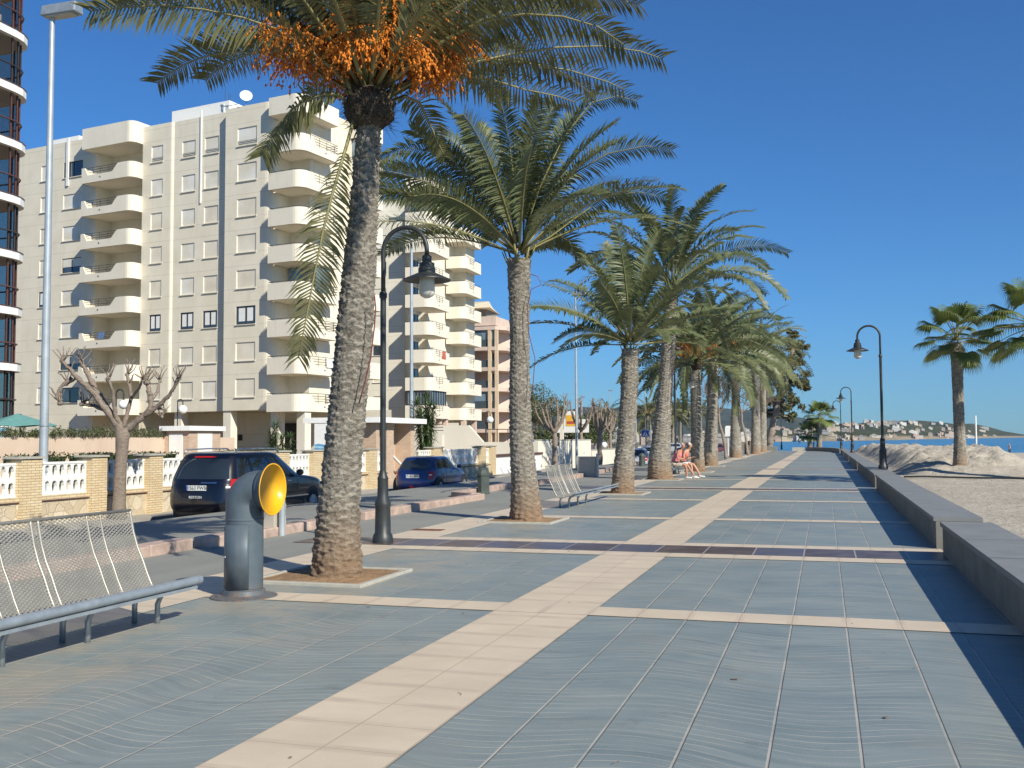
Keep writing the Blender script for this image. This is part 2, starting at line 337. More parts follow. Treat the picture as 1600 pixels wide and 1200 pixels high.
# pale bands across the promenade, dark polished stone between a pair of them every fourth
mb=MB(); dk=MB()
def band(y0,y1,x0=-6.1,x1=1.55): mb.quad((x0,y0,.006),(x1,y0,.006),(x1,y1,.006),(x0,y1,.006))
for y in (3.4,9.02,20.0,26.15,39.3,45.3,59.0,66.0,79.5,86.5,100.5,108,122): band(y,y+.47)
for y in (13.71,31.3,52.3,73,94,115):
    band(y,y+.46); band(y+1.45,y+1.87); dk.quad((-8.0,y+.46,.008),(1.55,y+.46,.008),(1.55,y+1.45,.008),(-8.0,y+1.45,.008))
struct(mb,'paving_band',M['creamband']); struct(dk,'polished_paving_band',M['band'])
# rust coloured cover plates by the lamp
mb=MB(); mb.box(-7.0,-6.45,16.55,16.8,.006,.014); tag(mb.build('cover_plate',M['rust']),'small rusty red cover plate set in the pale strip behind the lamp post','cover plate')
# right hand drainage slab under the seat wall
# ------------------------------------------------------------------ street
sheet('road',[(-8.9,-10),(-8.9,24),(-9.6,40),(-11.9,72),(-12.5,140),(-60,300),(-110,300),(-19,110),(-15.9,60),(-15.9,-10)],-.4,M['road'])
land=[(-8.8,-40),(-8.8,130),(-7.4,131)]
for px,D in((1204,200),(1204,640)): p=dep(px,690,D); land.append((p.x,p.y))
land+=[(-600,900),(-2500,2500),(-2500,-300),(-200,-60)]
sheet('terrain',land,-.46,M['earth'])
mb=MB(); mb.box(-16.9,-15.9,-10,62,-.6,-.28); struct(mb,'pavement',M['walk'])
mb=MB()
for y in range(-2,60,5): mb.quad((-13.1,y,-.396),(-13.0,y,-.396),(-13.0,y+2.2,-.396),(-13.1,y+2.2,-.396))
struct(mb,'road_marking',M['white'])
# kerb of pink blocks, set out, set in again at the tree bay
rnd=random.Random(3)
def kerbrun(pts,L=1.0,name='kerb'):
    mb=MB()
    for (xa,ya),(xb,yb) in zip(pts[:-1],pts[1:]):
        d=math.hypot(xb-xa,yb-ya); n=max(1,round(d/L)); rz=math.atan2(yb-ya,xb-xa)
        for i in range(n):
            f=(i+.5)/n; mb.obox((xa+(xb-xa)*f+rnd.uniform(-.012,.012),ya+(yb-ya)*f,-.155+rnd.uniform(-.012,.008)),(d/n-.015,.30,.62),rz)
    o=struct(mb,name,M['kerb'],bevel=.02)
kerbrun([(-9.15,4),(-9.1,12.95)]); kerbrun([(-8.95,13.15),(-8.95,18.2)]); kerbrun([(-8.95,18.5),(-8.85,25.6)]); kerbrun([(-9.0,25.8),(-9.9,26.6),(-9.95,34)]); kerbrun([(-9.7,34.2),(-9.8,43),(-10.4,52),(-12.2,75),(-13.0,120)])
# ------------------------------------------------------------------ low wall between promenade and beach
def seatwall(pts,label,w=.62,z0=-.3,z1=.45):
    n=len(pts); L=[];Rr=[]
    for i,p in enumerate(pts):
        a=Vector(pts[max(0,i-1)]);b=Vector(pts[min(n-1,i+1)]); t=(b-a).normalized(); nn=Vector((t.y,-t.x)); L.append(Vector(p)); Rr.append(Vector(p)+nn*w)
    root=thing('seat_wall',label,'low wall',(pts[0][0],pts[0][1],0),group='low walls along the beach')
    def pr(l,r,za,zb):
        m=MB(); k=len(l); vs=[(q.x-pts[0][0],q.y-pts[0][1],z) for z in(za,zb) for q in list(l)+list(r)]
        f=[]
        for i in range(k-1):
            f+=[(i,i+1,2*k+i+1,2*k+i),(k+i+1,k+i,3*k+i,3*k+i+1),(2*k+i,2*k+i+1,3*k+i+1,3*k+i)]
        f+=[(0,2*k,3*k,k),(k-1,2*k-1,4*k-1,3*k-1)]
        return m.add(vs,f)
    pr(L,Rr,z0,z1-.06).build('wall_body',M['concside'],root)
    L2=[l+(l-r).normalized()*.03 for l,r in zip(L,Rr)]
    # coping slabs with open joints
    m=MB(); tot=0
    pr(L2,Rr,z1-.057,z1).build('coping',M['conc'],root)
    return root
wl=['long stretch of grey low wall nearest the camera at the right edge','low grey wall from the first gap to the nearest right hand lamp post','low grey wall behind the nearest right hand lamp post','low grey wall stretch beside the second right hand lamp post','short low wall stretch running up to the far bend','low grey wall along the last straight before the bend']
ys=[(-4,14.85),(15.7,33.2),(34.1,51.6),(52.5,70),(70.9,88.4),(89.3,106)]
for lb,(a,b) in zip(wl,ys): seatwall([(1.5,a),(1.5,(a+b)/2),(1.5,b)],lb)
seatwall([(1.4,107),(1.1,115),(.2,120.5),(-1.2,124.5),(-2.2,126)],'low dark wall curving round the far end of the promenade')
mb=MB(); mb.box(-3.75,-2.35,126.5,127.1,-.4,.42); o=mb.build('seat_wall',M['rim']); tag(o,'short pale sunlit wall block at the far end of the promenade','low wall')
mb=MB(); mb.box(-6.9,-5.5,126.5,127.1,-.4,.55); o=mb.build('seat_wall',M['concside']); tag(o,'short dark wall block left of the gap showing the sea','low wall')
# coping joints
mb=MB()
for a,b in ys:
    y=a+1.6
    while y<b-.3: mb.quad((1.468,y,.4535),(2.12,y,.4535),(2.12,y+.012,.4535),(1.468,y+.012,.4535)); y+=1.85
struct(mb,'wall_joint',M['dark'])
# light shines through at the gaps: pale upright set back in each
# ------------------------------------------------------------------ beach
def sm(a,b,x):
    t=max(0,min(1,(x-a)/(b-a))); return t*t*(3-2*t)
def beach_z(x,y):
    n=noise.noise(Vector((x*.35,y*.35,1)))*.05+noise.noise(Vector((x*1.3,y*1.3,4)))*.03
    d=max(0,(x-9)*.03+(y-70)*.012); z=.27-min(1.5,d)+n
    r=(x*1.0+ (y)*.155)                       # distance off the wall, widening along the beach
    m=sm(2.5,4.2,x)*(1-sm(15.0,18.0,x+.19*y-.0)) if False else 0
    xr=7.0+(y-42)*.13
    m=sm(2.3,3.6,x)*(1-sm(xr-1.0,xr+1.6,x))*sm(36.5,41.5,y)*(1-sm(100,118,y))
    crest=.64+.22*noise.noise(Vector((x*.3,y*.16,9)))+.10*noise.noise(Vector((x*.9,y*.9,2)))+.2*noise.noise(Vector((x*1.6,y*1.0,7)))+.16*noise.noise(Vector((x*3.2,y*3.2,3)))+.12*abs(noise.noise(Vector((x*5,y*5,3))))
    return z+m*crest
def grid(xs,ys,f):
    mb=MB(); mb.v=[(x,y,f(x,y)) for y in ys for x in xs]; n=len(xs)
    mb.f=[(j*n+i,j*n+i+1,(j+1)*n+i+1,(j+1)*n+i) for j in range(len(ys)-1) for i in range(n-1)]; return mb
xs=list(np.arange(2.1,13,.16))+list(np.arange(13,40,1.0))+list(np.arange(40,200,8)); ysb=list(np.arange(-6,36,.6))+list(np.arange(36,56,.16))+list(np.arange(56,130,.8))+list(np.arange(130,200,5))
struct(grid(xs,ysb,beach_z),'beach_sand',M['sand'],smooth=True)
def mat_sea():
    t=NT('sea_water'); g=t.geo(); n=t.noise(1,4,.6,t.scl(g,.05,.35,1)); n2=t.noise(1,3,.6,t.scl(g,.012,.03,1)); n3=t.noise(1.2,3,.6,g)
    c=t.mix(t.ramp(n2,.35,.65),(.006,.085,.19),(.012,.15,.27)); t.bump(t.math('ADD',n,t.math('MULTIPLY',n3,.3)),.25,.5); t.fin(c,.22,spec=.5); return t.m
sheet('sea',[(-2000,70),(12000,40),(12000,14000),(-2000,14000)],-1.25,mat_sea())
# ------------------------------------------------------------------ far hills, in rings of distance
def interp(tab,x): return float(np.interp(x,[a for a,b in tab],[b for a,b in tab]))
def hzy(px): return 687.2-(px-800)*.0053
def hills(name,sky,near,far,rough,mat,cols,seed):
    mb=MB(); rows=26; vs=[]
    for j in range(rows+1):
        f=j/rows
        for px in cols:
            dn=interp(near,px); df=interp(far,px); D=dn+(df-dn)*f
            hr=max(0,(hzy(px)-interp(sky,px)))/FPX*df+EYE+1.5
            prof=sm(0,1,f)**.8 if f<=1 else 1
            nz=noise.fractal(Vector((px*.022,f*2.2,seed)),1.0,2.0,5)*rough*sin(min(1,f*1.05)*PI)
            if j==rows: nz=noise.noise(Vector((px*.12,0,seed)))*.03
            z=-1.6+hr*max(0.0,(prof*(1+nz)))
            p=dep(px,690,D); vs.append((p.x,p.y,z))
    n=len(cols)
    for px in cols: p=dep(px,690,interp(far,px)*1.25); vs.append((p.x,p.y,-5))
    mb.v=vs; mb.f=[(j*n+i,j*n+i+1,(j+1)*n+i+1,(j+1)*n+i) for j in range(rows+1) for i in range(n-1)]
    o=struct(mb,name,mat,smooth=True); return vs,n,rows
def mat_hill(name,a,b,c3):
    t=NT(name); g=t.geo(); n1=t.noise(.004,6,.65,g); n2=t.noise(.03,5,.7,g); c=t.mix(t.ramp(n1,.35,.65),a,b); c=t.mix(t.ramp(n2,.52,.7,0,.7),c,c3)
    z=t.sep(g)[2]; c=t.mix(t.ramp(t.math('ADD',z,t.math('MULTIPLY',n2,2)),2.0,5.0,.85,0),c,(.36,.29,.2)); t.bump(n2,1,8); return t.fin(c,.95,spec=.05)
hills('far_hills',[(560,660),(700,655),(780,653),(860,646),(885,643),(910,638.5),(930,640),(965,641),(1000,637),(1050,633),(1100,637),(1150,641),(1180,643),(1221,648),(1240,652),(1262,657),(1287,664),(1310,669),(1350,675),(1400,682)],
  [(560,2600),(1400,2600)],[(560,4600),(1400,4600)],.35,mat_hill('hill_far',(.035,.05,.03),(.06,.07,.04),(.12,.10,.07)),list(np.arange(560,1402,6)),3.3)
HV,HN,HR=hills('headland',[(1150,676),(1200,672),(1260,669),(1290,666),(1329,665),(1356,660.5),(1385,664),(1410,659.5),(1440,658.5),(1470,661),(1495,664),(1520,663),(1545,668),(1570,675),(1600,680),(1630,682.5)],
  [(1150,640),(1200,650),(1300,720),(1400,950),(1500,1500),(1600,2300),(1630,2500)],[(1150,1300),(1300,1500),(1400,1800),(1500,2300),(1600,2900),(1630,3000)],.3,mat_hill('hill_near',(.04,.055,.03),(.07,.075,.045),(.16,.12,.08)),list(np.arange(1150,1631,4)),7.7)
# white houses scattered over the headland
rnd=random.Random(11); k=0
hw=simple('house_white',(.62,.58,.52),.8,var=.1,scale=.05)
places=[]
for _ in range(900):
    i=rnd.randint(2,HN-3); j=rnd.randint(1,HR-9); px=1150+i*4
    if px>1590 or (px>1490 and rnd.random()<.75) or (px<1290 and rnd.random()<.6): continue
    if noise.noise(Vector((px*.03,j*.25,5)))<-.05 and rnd.random()<.8: continue
    places.append((i,j))
    if len(places)>=130: break
words=['white','cream','pale pink','off-white']; cols_=[(.50,.48,.44),(.42,.37,.29),(.40,.31,.25),(.34,.33,.30)]
hm=[simple('house_'+w.replace(' ','_').replace('-','_'),c,.8,var=.08,scale=.05) for w,c in zip(words,cols_)]; rf=simple('roof_tile',(.32,.16,.09),.8)
for i,j in places:
    a=HV[j*HN+i]; w=rnd.uniform(2.2,4.6)*(1+a[1]/2500); d=rnd.uniform(4,6); h=rnd.choice([1.4,1.8,2.2,2.6,3.4])*(1+a[1]/4000); q=rnd.randint(0,3)
    if rnd.random()<.18: w*=2.3
    mb=MB(); mb.box(-w/2,w/2,-d/2,d/2,-4,h); mb.box(-w/2-.2,w/2+.2,-d/2-.2,d/2+.2,h,h+.4)
    if rnd.random()<.6: mb.box(-w/2+1,w*.1,-d/2-2,-d/2+.1,-4,h*.6)
    mb.box(-w*.2,w*.15,0,d*.3,h+.4,h+1.4)
    o=mb.build('hillside_house',hm[q]); o.location=a; o.rotation_euler=(0,0,rnd.uniform(-.5,.5)+.3)
    o['category']='house'; o['group']='houses on the far hillside'; o['label']='tiny '+words[q]+' house on the far hillside across the bay'
# ------------------------------------------------------------------ buildings
def wallseg(mb,p0,p1,z0,z1,holes=(),rev=.09):
    """upright wall from p0 to p1 (seen from its right hand side), with openings (u0,u1,za,zb) and their reveals"""
    p0=Vector(p0);p1=Vector(p1); L=(p1-p0).length; t=(p1-p0)/L; inn=Vector((-t.y,t.x))
    us=sorted({0,L,*[h[0] for h in holes],*[h[1] for h in holes]}); zs=sorted({z0,z1,*[h[2] for h in holes],*[h[3] for h in holes]})
    P=lambda u,z,d=0:(p0.x+t.x*u+inn.x*d,p0.y+t.y*u+inn.y*d,z)
    for a,b in zip(us[:-1],us[1:]):
        for c,d in zip(zs[:-1],zs[1:]):
            um,zm=(a+b)/2,(c+d)/2
            if any(h[0]<um<h[1] and h[2]<zm<h[3] for h in holes): continue
            mb.quad(P(a,c),P(b,c),P(b,d),P(a,d))
    for u0,u1,a,b in holes:
        mb.quad(P(u0,a),P(u0,a,rev),P(u0,b,rev),P(u0,b)); mb.quad(P(u1,a,rev),P(u1,a),P(u1,b),P(u1,b,rev))
        mb.quad(P(u0,b),P(u0,b,rev),P(u1,b,rev),P(u1,b)); mb.quad(P(u0,a,rev),P(u0,a),P(u1,a),P(u1,a,rev))
def window(parent,p0,p1,h,kind='blind',dep_=.07,sill=True,bars=False,name='window'):
    p0=Vector(p0);p1=Vector(p1); t=(p1-p0).normalized(); inn=Vector((-t.y,t.x)); u0,u1,a,b=h; rz=math.atan2(t.y,t.x); w=u1-u0
    def c(u,z,d): q=p0+t*u+inn*d; return (q.x,q.y,z)
    um=(u0+u1)/2; zm=(a+b)/2; m=MB(); fw=.035 if kind=='blind' else .06
    for z in(a+fw/2+.002,b-fw/2-.002): m.obox(c(um,z,dep_),(w-.006,.05,fw),rz)
    nm=1 if w>.9 else 0
    for u in [u0+fw/2+.003,u1-fw/2-.003]+([um] if (nm and kind!='blind') else []): m.obox(c(u,zm,dep_),(fw,.056,b-a-2*fw-.01),rz)
    f=m.build(name,M['white'] if kind=='blind' else M['frame'],parent)
    m=MB()
    if kind=='blind': m.obox(c(um,zm,dep_+.01),(w-2*fw,.03,b-a-2*fw),rz); m.build('roller_blind',M['shutter'] if (a>20 or (int(a*7)+int(u0*3))%4==0) else M['shutterb'],f)
    elif kind=='half':
        hh=(b-a)*.55; m.obox(c(um,b-fw-hh/2,dep_+.0),(w-2*fw,.03,hh),rz); m.build('roller_blind',M['shutter'],f)
        m=MB(); m.obox(c(um,zm,dep_+.03),(w-2*fw,.02,b-a-2*fw),rz); m.build('pane',M['glass'],f)
    else: m.obox(c(um,zm,dep_+.02),(w-2*fw,.02,b-a-2*fw),rz); m.build('pane',M['glass'],f)
    if kind=='open':
        m=MB(); m.obox(c(um-w*.22,zm+.06,dep_+.008),(w*.33,.006,b-a-.4),rz); m.obox(c(um+w*.2,zm+.06,dep_+.008),(w*.3,.006,b-a-.4),rz); m.build('curtain',M['white'],f)
    if sill:
        m=MB(); m.obox(c(um,a-.03,-.01),(w+.14,.16,.055),rz); m.build('sill',M['balc'],f)
    if bars:
        m=MB()
        for k in range(3): m.obox(c(um,a+.12+.13*k,.02),(w,.02,.025),rz)
        m.build('window_bar',M['rail'],f)
    return f
def arc(cx,cy,r,a0,a1,n=6): return [(cx+r*cos(R(a0+(a1-a0)*i/n)),cy+r*sin(R(a0+(a1-a0)*i/n))) for i in range(n+1)]
def resample(pts,step=.18):
    out=[];s=0
    for a,b in zip(pts[:-1],pts[1:]):
        a=Vector(a);b=Vector(b);L=(b-a).length;n=max(1,int(L/step))
        for i in range(n): out.append(((a+(b-a)*i/n),s+L*i/n))
        s+=L
    out.append((Vector(pts[-1]),s)); return out,s
def balcony(parent,plan,close,zf,top,rail=((0,1),),th=.13,mat=None,low=.22,railz=1.02):
    """plan: outer edge polyline (seen from its right hand side), close: points that close the slab against the wall,
    top(f): parapet height above the floor along the edge, rail: stretches with rails over the low part"""
    mat=mat or M['balc']; pts,L=resample(plan); n=len(pts); m=MB(); V=[]
    for i,(p,s) in enumerate(pts):
        a=pts[max(0,i-1)][0];b=pts[min(n-1,i+1)][0]; t=(b-a).normalized(); inn=Vector((-t.y,t.x)); q=p+inn*th; h=top(s/L)
        V.append((p,q,h))
    for p,q,h in V: m.v+=[(p.x,p.y,zf-.28),(p.x,p.y,zf+h),(q.x,q.y,zf+h),(q.x,q.y,zf-.28)]
    for i in range(n-1):
        a=4*i;b=a+4; m.f+=[(a,b,b+1,a+1),(a+1,b+1,b+2,a+2),(a+2,b+2,b+3,a+3)]
    m.f+=[(0,1,2,3),(4*n-1,4*n-2,4*n-3,4*n-4)]
    poly=[(q.x,q.y) for p,q,h in V]+[tuple(c) for c in close]
    k=len(m.v); N=len(poly); m.v+=[(x,y,zf-.275) for x,y in poly]+[(x,y,zf) for x,y in poly]
    m.f+=[tuple(k+N-1-i for i in range(N)),tuple(k+N+i for i in range(N))]
    o=m.build('balcony',mat,parent)
    p_,q_,_h=V[int(n*(.42 if n<50 and rail and rail[0][0]>.1 else .68))]; c_=p_+(p_-q_).normalized()*.02; r=MB(); r.tube([(q_.x,q_.y,zf+.1),(c_.x,c_.y,zf+.1)],.07,8); r.build('overflow_spout',M['rail'],o)
    if rail:
        r=MB()
        for f0,f1 in rail:
            seg=[(p+(q-p)*.5,s/L,h) for (p,s),(_,q,h) in zip(pts,V) if f0<=s/L<=f1]
            if len(seg)<2: continue
            for z in (railz,railz-.2,railz-.4,railz-.6):
                cur=[]
                for p,f,h in seg:
                    if h<z-.05: cur.append((p.x,p.y,zf+z))
                    else:
                        if len(cur)>1: r.tube(cur,.022,5)
                        cur=[]
                if len(cur)>1: r.tube(cur,.022,5)
            for p,f,h in seg[::5]:
                if h<railz-.05: r.tube([(p.x,p.y,zf+h),(p.x,p.y,zf+railz)],.018,5)
        if r.v: r.build('railing',M['rail'],o)
    return o
def notch(pts):
    xs=[a for a,b in pts]; ys=[b for a,b in pts]
    return lambda f: float(np.interp(f,xs,ys))
FZ=[4.05+2.857*k for k in range(8)]; ROOF=28.2
def door(parent,p0,p1,u0,u1,zf,h=2.1): return window(parent,p0,p1,(u0,u1,zf+.02,zf+h),'glass',.04,False,name='balcony_door')
# --- the nearer cream block
B1=thing('apartment_building','eight storey cream apartment block with stacks of rounded balconies behind the nearest palm','building',(-41.128,69.134,0),R(-9))
w=MB(); roofp=[]
def plansegs(parent,w,pl,z0,z1,holesets,winmat='blind',over=None):
    for i,(a,b) in enumerate(zip(pl[:-1],pl[1:])):
        wallseg(w,a,b,z0,z1,[h[:4] for h in holesets.get(i,())])
pl=[(-29.5,0),(-19.2,0),(-19.2,1.7),(-13.75,1.7),(-13.75,0),(-10.6,0)]+arc(-10.6,.3,.3,-90,-30,4)[1:]+[(-10.15,.15),(-4.3,.15),(-4.3,-.4),(-.25,-.4)]+arc(-.25,.45,.85,-90,0,6)[1:]+[(.6,1.6),(2.6,1.6),(2.6,6.4)]
idx={}
k_=0
segs=list(zip(pl[:-1],pl[1:]))
def seg_at(x): 
    for i,(a,b) in enumerate(segs):
        if abs(a[1]-b[1])<1e-6 and a[0]<=x<=b[0]: return i
hs={i:[] for i in range(len(segs))}
wins=[]
cols=[(-26.2,-25.15,.95,2.35,'a'),(-23.3,-20.9,.95,2.25,'w'),(-12.75,-11.45,.95,2.35,'n'),(-9.45,-8.0,.95,2.35,'n'),(-7.0,-5.5,.95,2.35,'n'),(-3.05,-1.1,.95,2.4,'b')]
rnd=random.Random(5)
for xa,xb,za,zb,c in cols:
    i=seg_at((xa+xb)/2); a,b=segs[i]
    for k in range(8):
        if c=='w' and k==7: za_,zb_=.9,2.3
        else: za_,zb_=za,zb
        h=(xa-a[0],xb-a[0],FZ[k]+za_,FZ[k]+zb_); hs[i].append(h)
        kind='blind'
        if k==2 and c in 'nb': kind='open'
        if c=='w' and k==7: kind='glass'
        if c=='w' and k==0: kind='glass'
        if c=='w' and k in(4,1): kind='half'
        if c=='a' and k==3: kind='open'
        wins.append((a,b,h,kind,k==7 and c in'nb'))
# the ground floor: shut on the left, open between pillars on the right
i0=seg_at(-25); gl=[]
for xa,xb in((-26.5,-25.9),(-22.4,-21.2),): h=(xa+29.5,xb+29.5,1.45,2.6); hs[i0].append(h); wins.append((segs[i0][0],segs[i0][1],h,'glass',False))
for i,(a,b) in enumerate(segs):
    if i<4 or (i==4 and False): z0=-.3
    else: z0=3.95
    if i in(1,2,3): z0=3.95 if False else -.3
    wallseg(w,a,b,z0,ROOF,hs[i])
wallseg(w,(-13.75,0),(-13.75,9),-.3,3.95); 
w.add([(x,y,ROOF-.4) for x,y in pl]+[(2.6,9,ROOF-.4),(-29.5,9,ROOF-.4)],[tuple(range(len(pl)+2))])
w.add([(x,y,3.95) for x,y in pl[4:]]+[(2.6,9,3.95),(-13.75,9,3.95)],[tuple(range(len(pl[4:])+2))[::-1]])
w.quad((-13.75,5,-.3),(8,5,-.3),(8,5,3.95),(-13.75,5,3.95)) 
w.quad((2.6,6.4,-.3),(2.6,9,-.3),(2.6,9,ROOF),(2.6,6.4,ROOF)); w.quad((2.6,9,-.3),(-29.5,9,-.3),(-29.5,9,ROOF),(2.6,9,ROOF)); w.quad((-29.5,9,-.3),(-29.5,0,-.3),(-29.5,0,ROOF),(-29.5,9,ROOF))
# dark ground floor openings in the back wall
w.build('wall',M['facade'],B1)
for x in (-9.9,-3.95,.8,3.3): m=MB(); y_=-.3 if x>-5 else .5; m.box(x-.38,x+.38,y_,y_+.75,-.3,3.94); m.build('pillar',M['balc'],B1)
for q in ((-3.5,-.2,4.6,4.98,-.3,3.0),(3.9,5.6,4.6,4.98,-.3,3.0),(-7.4,-7.0,4.9,4.99,1.6,2.1)): m=MB(); m.box(*q); m.build('doorway',M['dark'],B1)
for a,b,h,kind,bars in wins: window(B1,a,b,h,kind,bars=bars)
# left balcony stack
planA=[(-19.7,0.0),(-19.7,-1.15),(-14.35,-1.15)]+arc(-14.35,-.55,.6,-90,0,5)[1:]+[(-13.75,0)]
tA=notch([(0,1.05),(.19,1.05),(.235,.38),(.60,.38),(.68,1.05),(1,1.05)])
for k in range(8):
    balcony(B1,planA,[(-13.76,1.69),(-19.19,1.69),(-19.19,0)],FZ[k],tA,rail=((.19,1),))
    door(B1,(-19.2,1.7),(-13.75,1.7),1.6,2.5,FZ[k]); door(B1,(-19.2,1.7),(-13.75,1.7),4.0,5.3,FZ[k])
def crown(parent,plan,close,z0,z1):
    m=MB(); poly=plan+close; m.prism([(x,y) for x,y in poly],z0,z1); return m.build('roof_parapet',M['balc'],parent)
crown(B1,planA,[(-13.76,1.69),(-19.19,1.69),(-19.19,0)],26.75,28.55)
# corner balcony stack
planB=[(.62,-.35),(.62,-1.05),(3.0,-1.05)]+arc(3.0,-.25,.8,-90,0,6)[1:]+[(3.8,3.7),(2.62,3.7)]
tB=notch([(0,1.0),(.47,1.05),(.52,1.05),(.57,.35),(.80,.35),(.81,.35),(1,.35)])
for k in range(8):
    balcony(B1,planB,[(2.62,1.59),(.62,1.59)],FZ[k],tB,rail=((0,1),),railz=1.12)
    door(B1,(.6,1.6),(2.6,1.6),.25,1.5,FZ[k]); door(B1,(2.6,1.6),(2.6,6.4),.4,1.7,FZ[k])
for q in ((.9,2.3,1.05,1.1,FZ[3]+.6,FZ[3]+2.5),(3.5,3.53,1.2,2.9,FZ[3]+.5,FZ[3]+2.5)): m=MB(); m.box(*q); m.build('glass_screen',M['glassb'],B1)
crown(B1,planB,[(2.62,1.59),(.62,1.59)],26.75,28.15)
# rear section further along
planC=[(.9,6.4),(4.0,6.4)]+arc(4.0,6.9,.5,-90,0,4)[1:]+[(4.5,9)]
for k in range(8):
    balcony(B1,planC,[(2.61,9),(2.61,6.41)],FZ[k],notch([(0,1.05),(.3,1.05),(.34,.4),(.42,.4),(.46,1.05),(1,1.05)]),rail=((.3,.5),))
m=MB(); m.box(1.05,4.3,6.6,8.9,FZ[7]+1.06,FZ[7]+2.5); m.build('glazed_gallery',M['glassb'],B1)
m=MB()
for x in (1.1,1.9,2.7,3.5,4.3): m.box(x-.05,x+.05,6.52,6.6,FZ[7]+1.05,FZ[7]+2.6)
for y in (7.4,8.2,8.9): m.box(4.32,4.38,y-.05,y+.05,FZ[7]+1.05,FZ[7]+2.6)
m.build('gallery_frame',M['frame'],B1)
crown(B1,planC,[(2.61,9),(2.61,6.41)],26.65,28.3)
m=MB(); m.box(2.62,3.0,6.5,9,-.3,26.6); m.build('wall',M['facade'],B1)
# on the roof
for q in ((-13.5,-7.0,3,9,ROOF-.4,30.4),(-29,-25,3,9,ROOF-.4,29.9)): m=MB(); m.box(*q); m.build('roof_hut',M['white'],B1)
m=MB(); m.box(-7.1,-6.2,1.6,2.4,ROOF-.4,28.9); m.build('chimney',M['white'],B1); m=MB(); m.lathe([(.28,28.9),(.28,29.5),(.33,29.5),(.33,29.6)],(-6.65,2,0),12); m.build('chimney_pot',M['galv'],B1)
for q in ((-7.42,-7.3,.06,.14,21,28.8),(-22.9,-22.6,-.12,-.02,24.2,28.5)): m=MB(); m.box(*q); m.build('downpipe',M['white'],B1)
m=MB()
for x in np.arange(-6.0,-4.2,.6): m.tube([(x,1.1,ROOF),(x,1.1,28.9)],.025,5)
m.tube([(-6.0,1.1,29.1),(-4.4,1.1,29.1)],.025,5)
for x in (-10.2,-9.8,-9.6): m.tube([(x,6,30.4),(x,6,32.6-(x+10)*1)],.02,5)
m.build('antenna',M['rail'],B1)
c,s=cos(R(-9)),sin(R(-9))
def b1w(x,y,z): return (-41.128+x*c-y*s,69.134+x*s+y*c,z)
sd=thing('satellite_dish','white satellite dish on the roof edge of the nearer cream block','satellite dish',b1w(-2.3,-.3,ROOF))
m=MB(); m.lathe([(0.02,0),(.25,.03),(.45,.11),(.5,.15),(.5,.17),(.44,.13),(.24,.05),(0,.03)],(0,0,.75),20,axis=(.5,-.8,.3)); m.build('dish',M['white'],sd); m=MB(); m.tube([(0,0,0),(0,0,.7),(0,-.05,.78)],.03,6); m.build('mast',M['galv'],sd)
# --- the second cream block
B2=thing('apartment_building','second cream apartment block with two stacks of balconies seen behind the first lamp post','building')
xa=at(598,500,97.5).x; xb=at(632,500,97.5).x
w=MB(); p0=(xa-5,97.5); p1=(xb,97.5); hh=[]
for k in range(7):
    hh.append((xb-xa+5-3.6,xb-xa+5-2.4+.3,FZ[k]+.75,FZ[k]+2.15)); hh.append((1.2,2.6,FZ[k]+.75,FZ[k]+2.15))
wallseg(w,p0,p1,3.4,25.2,hh)
Y2=95.6; x2a=at(633,500,Y2).x; x2b=at(674,500,Y2).x; Y3=106; x3a=at(697,500,Y3).x; x3b=at(727,500,Y3).x
wallseg(w,(xb,97.5),(xb,101),3.4,28.3); wallseg(w,(xb,101),(x3a-.2,101),3.4,28.3)
wallseg(w,(x3a-.2,101),(x3a-.2,109),3.4,28.3); wallseg(w,(x3a-.2,109),(x3b-1,109),3.4,25.5); wallseg(w,(x3b-1,109),(x3b-1,112),3.4,25.5)
w.quad((xa-5,97.5,25.2),(xb,97.5,25.2),(xb,112,25.2),(xa-5,112,25.2))
w.quad((xb,101,28.3),(x3a-.2,101,28.3),(x3a-.2,109,28.3),(xb,109,28.3)); w.quad((x3a-.2,109,25.5),(xb,109,25.5),(xb,109,28.3),(x3a-.2,109,28.3))
w.box(xb-5,xb,101.5,112,25.2,28.0)
w.quad((xa-5,103,-.3),(x3b+.3,103,-.3),(x3b+.3,103,3.4),(xa-5,103,3.4)); w.quad((xa-5,97.5,3.4),(xa-5,120,3.4),(xb,120,3.4),(xb,97.5,3.4))
w.build('wall',M['facade2'],B2)
for j,h in enumerate(hh): window(B2,p0,p1,h,['blind','blind','glass','half','blind','open'][(j*5)%6])
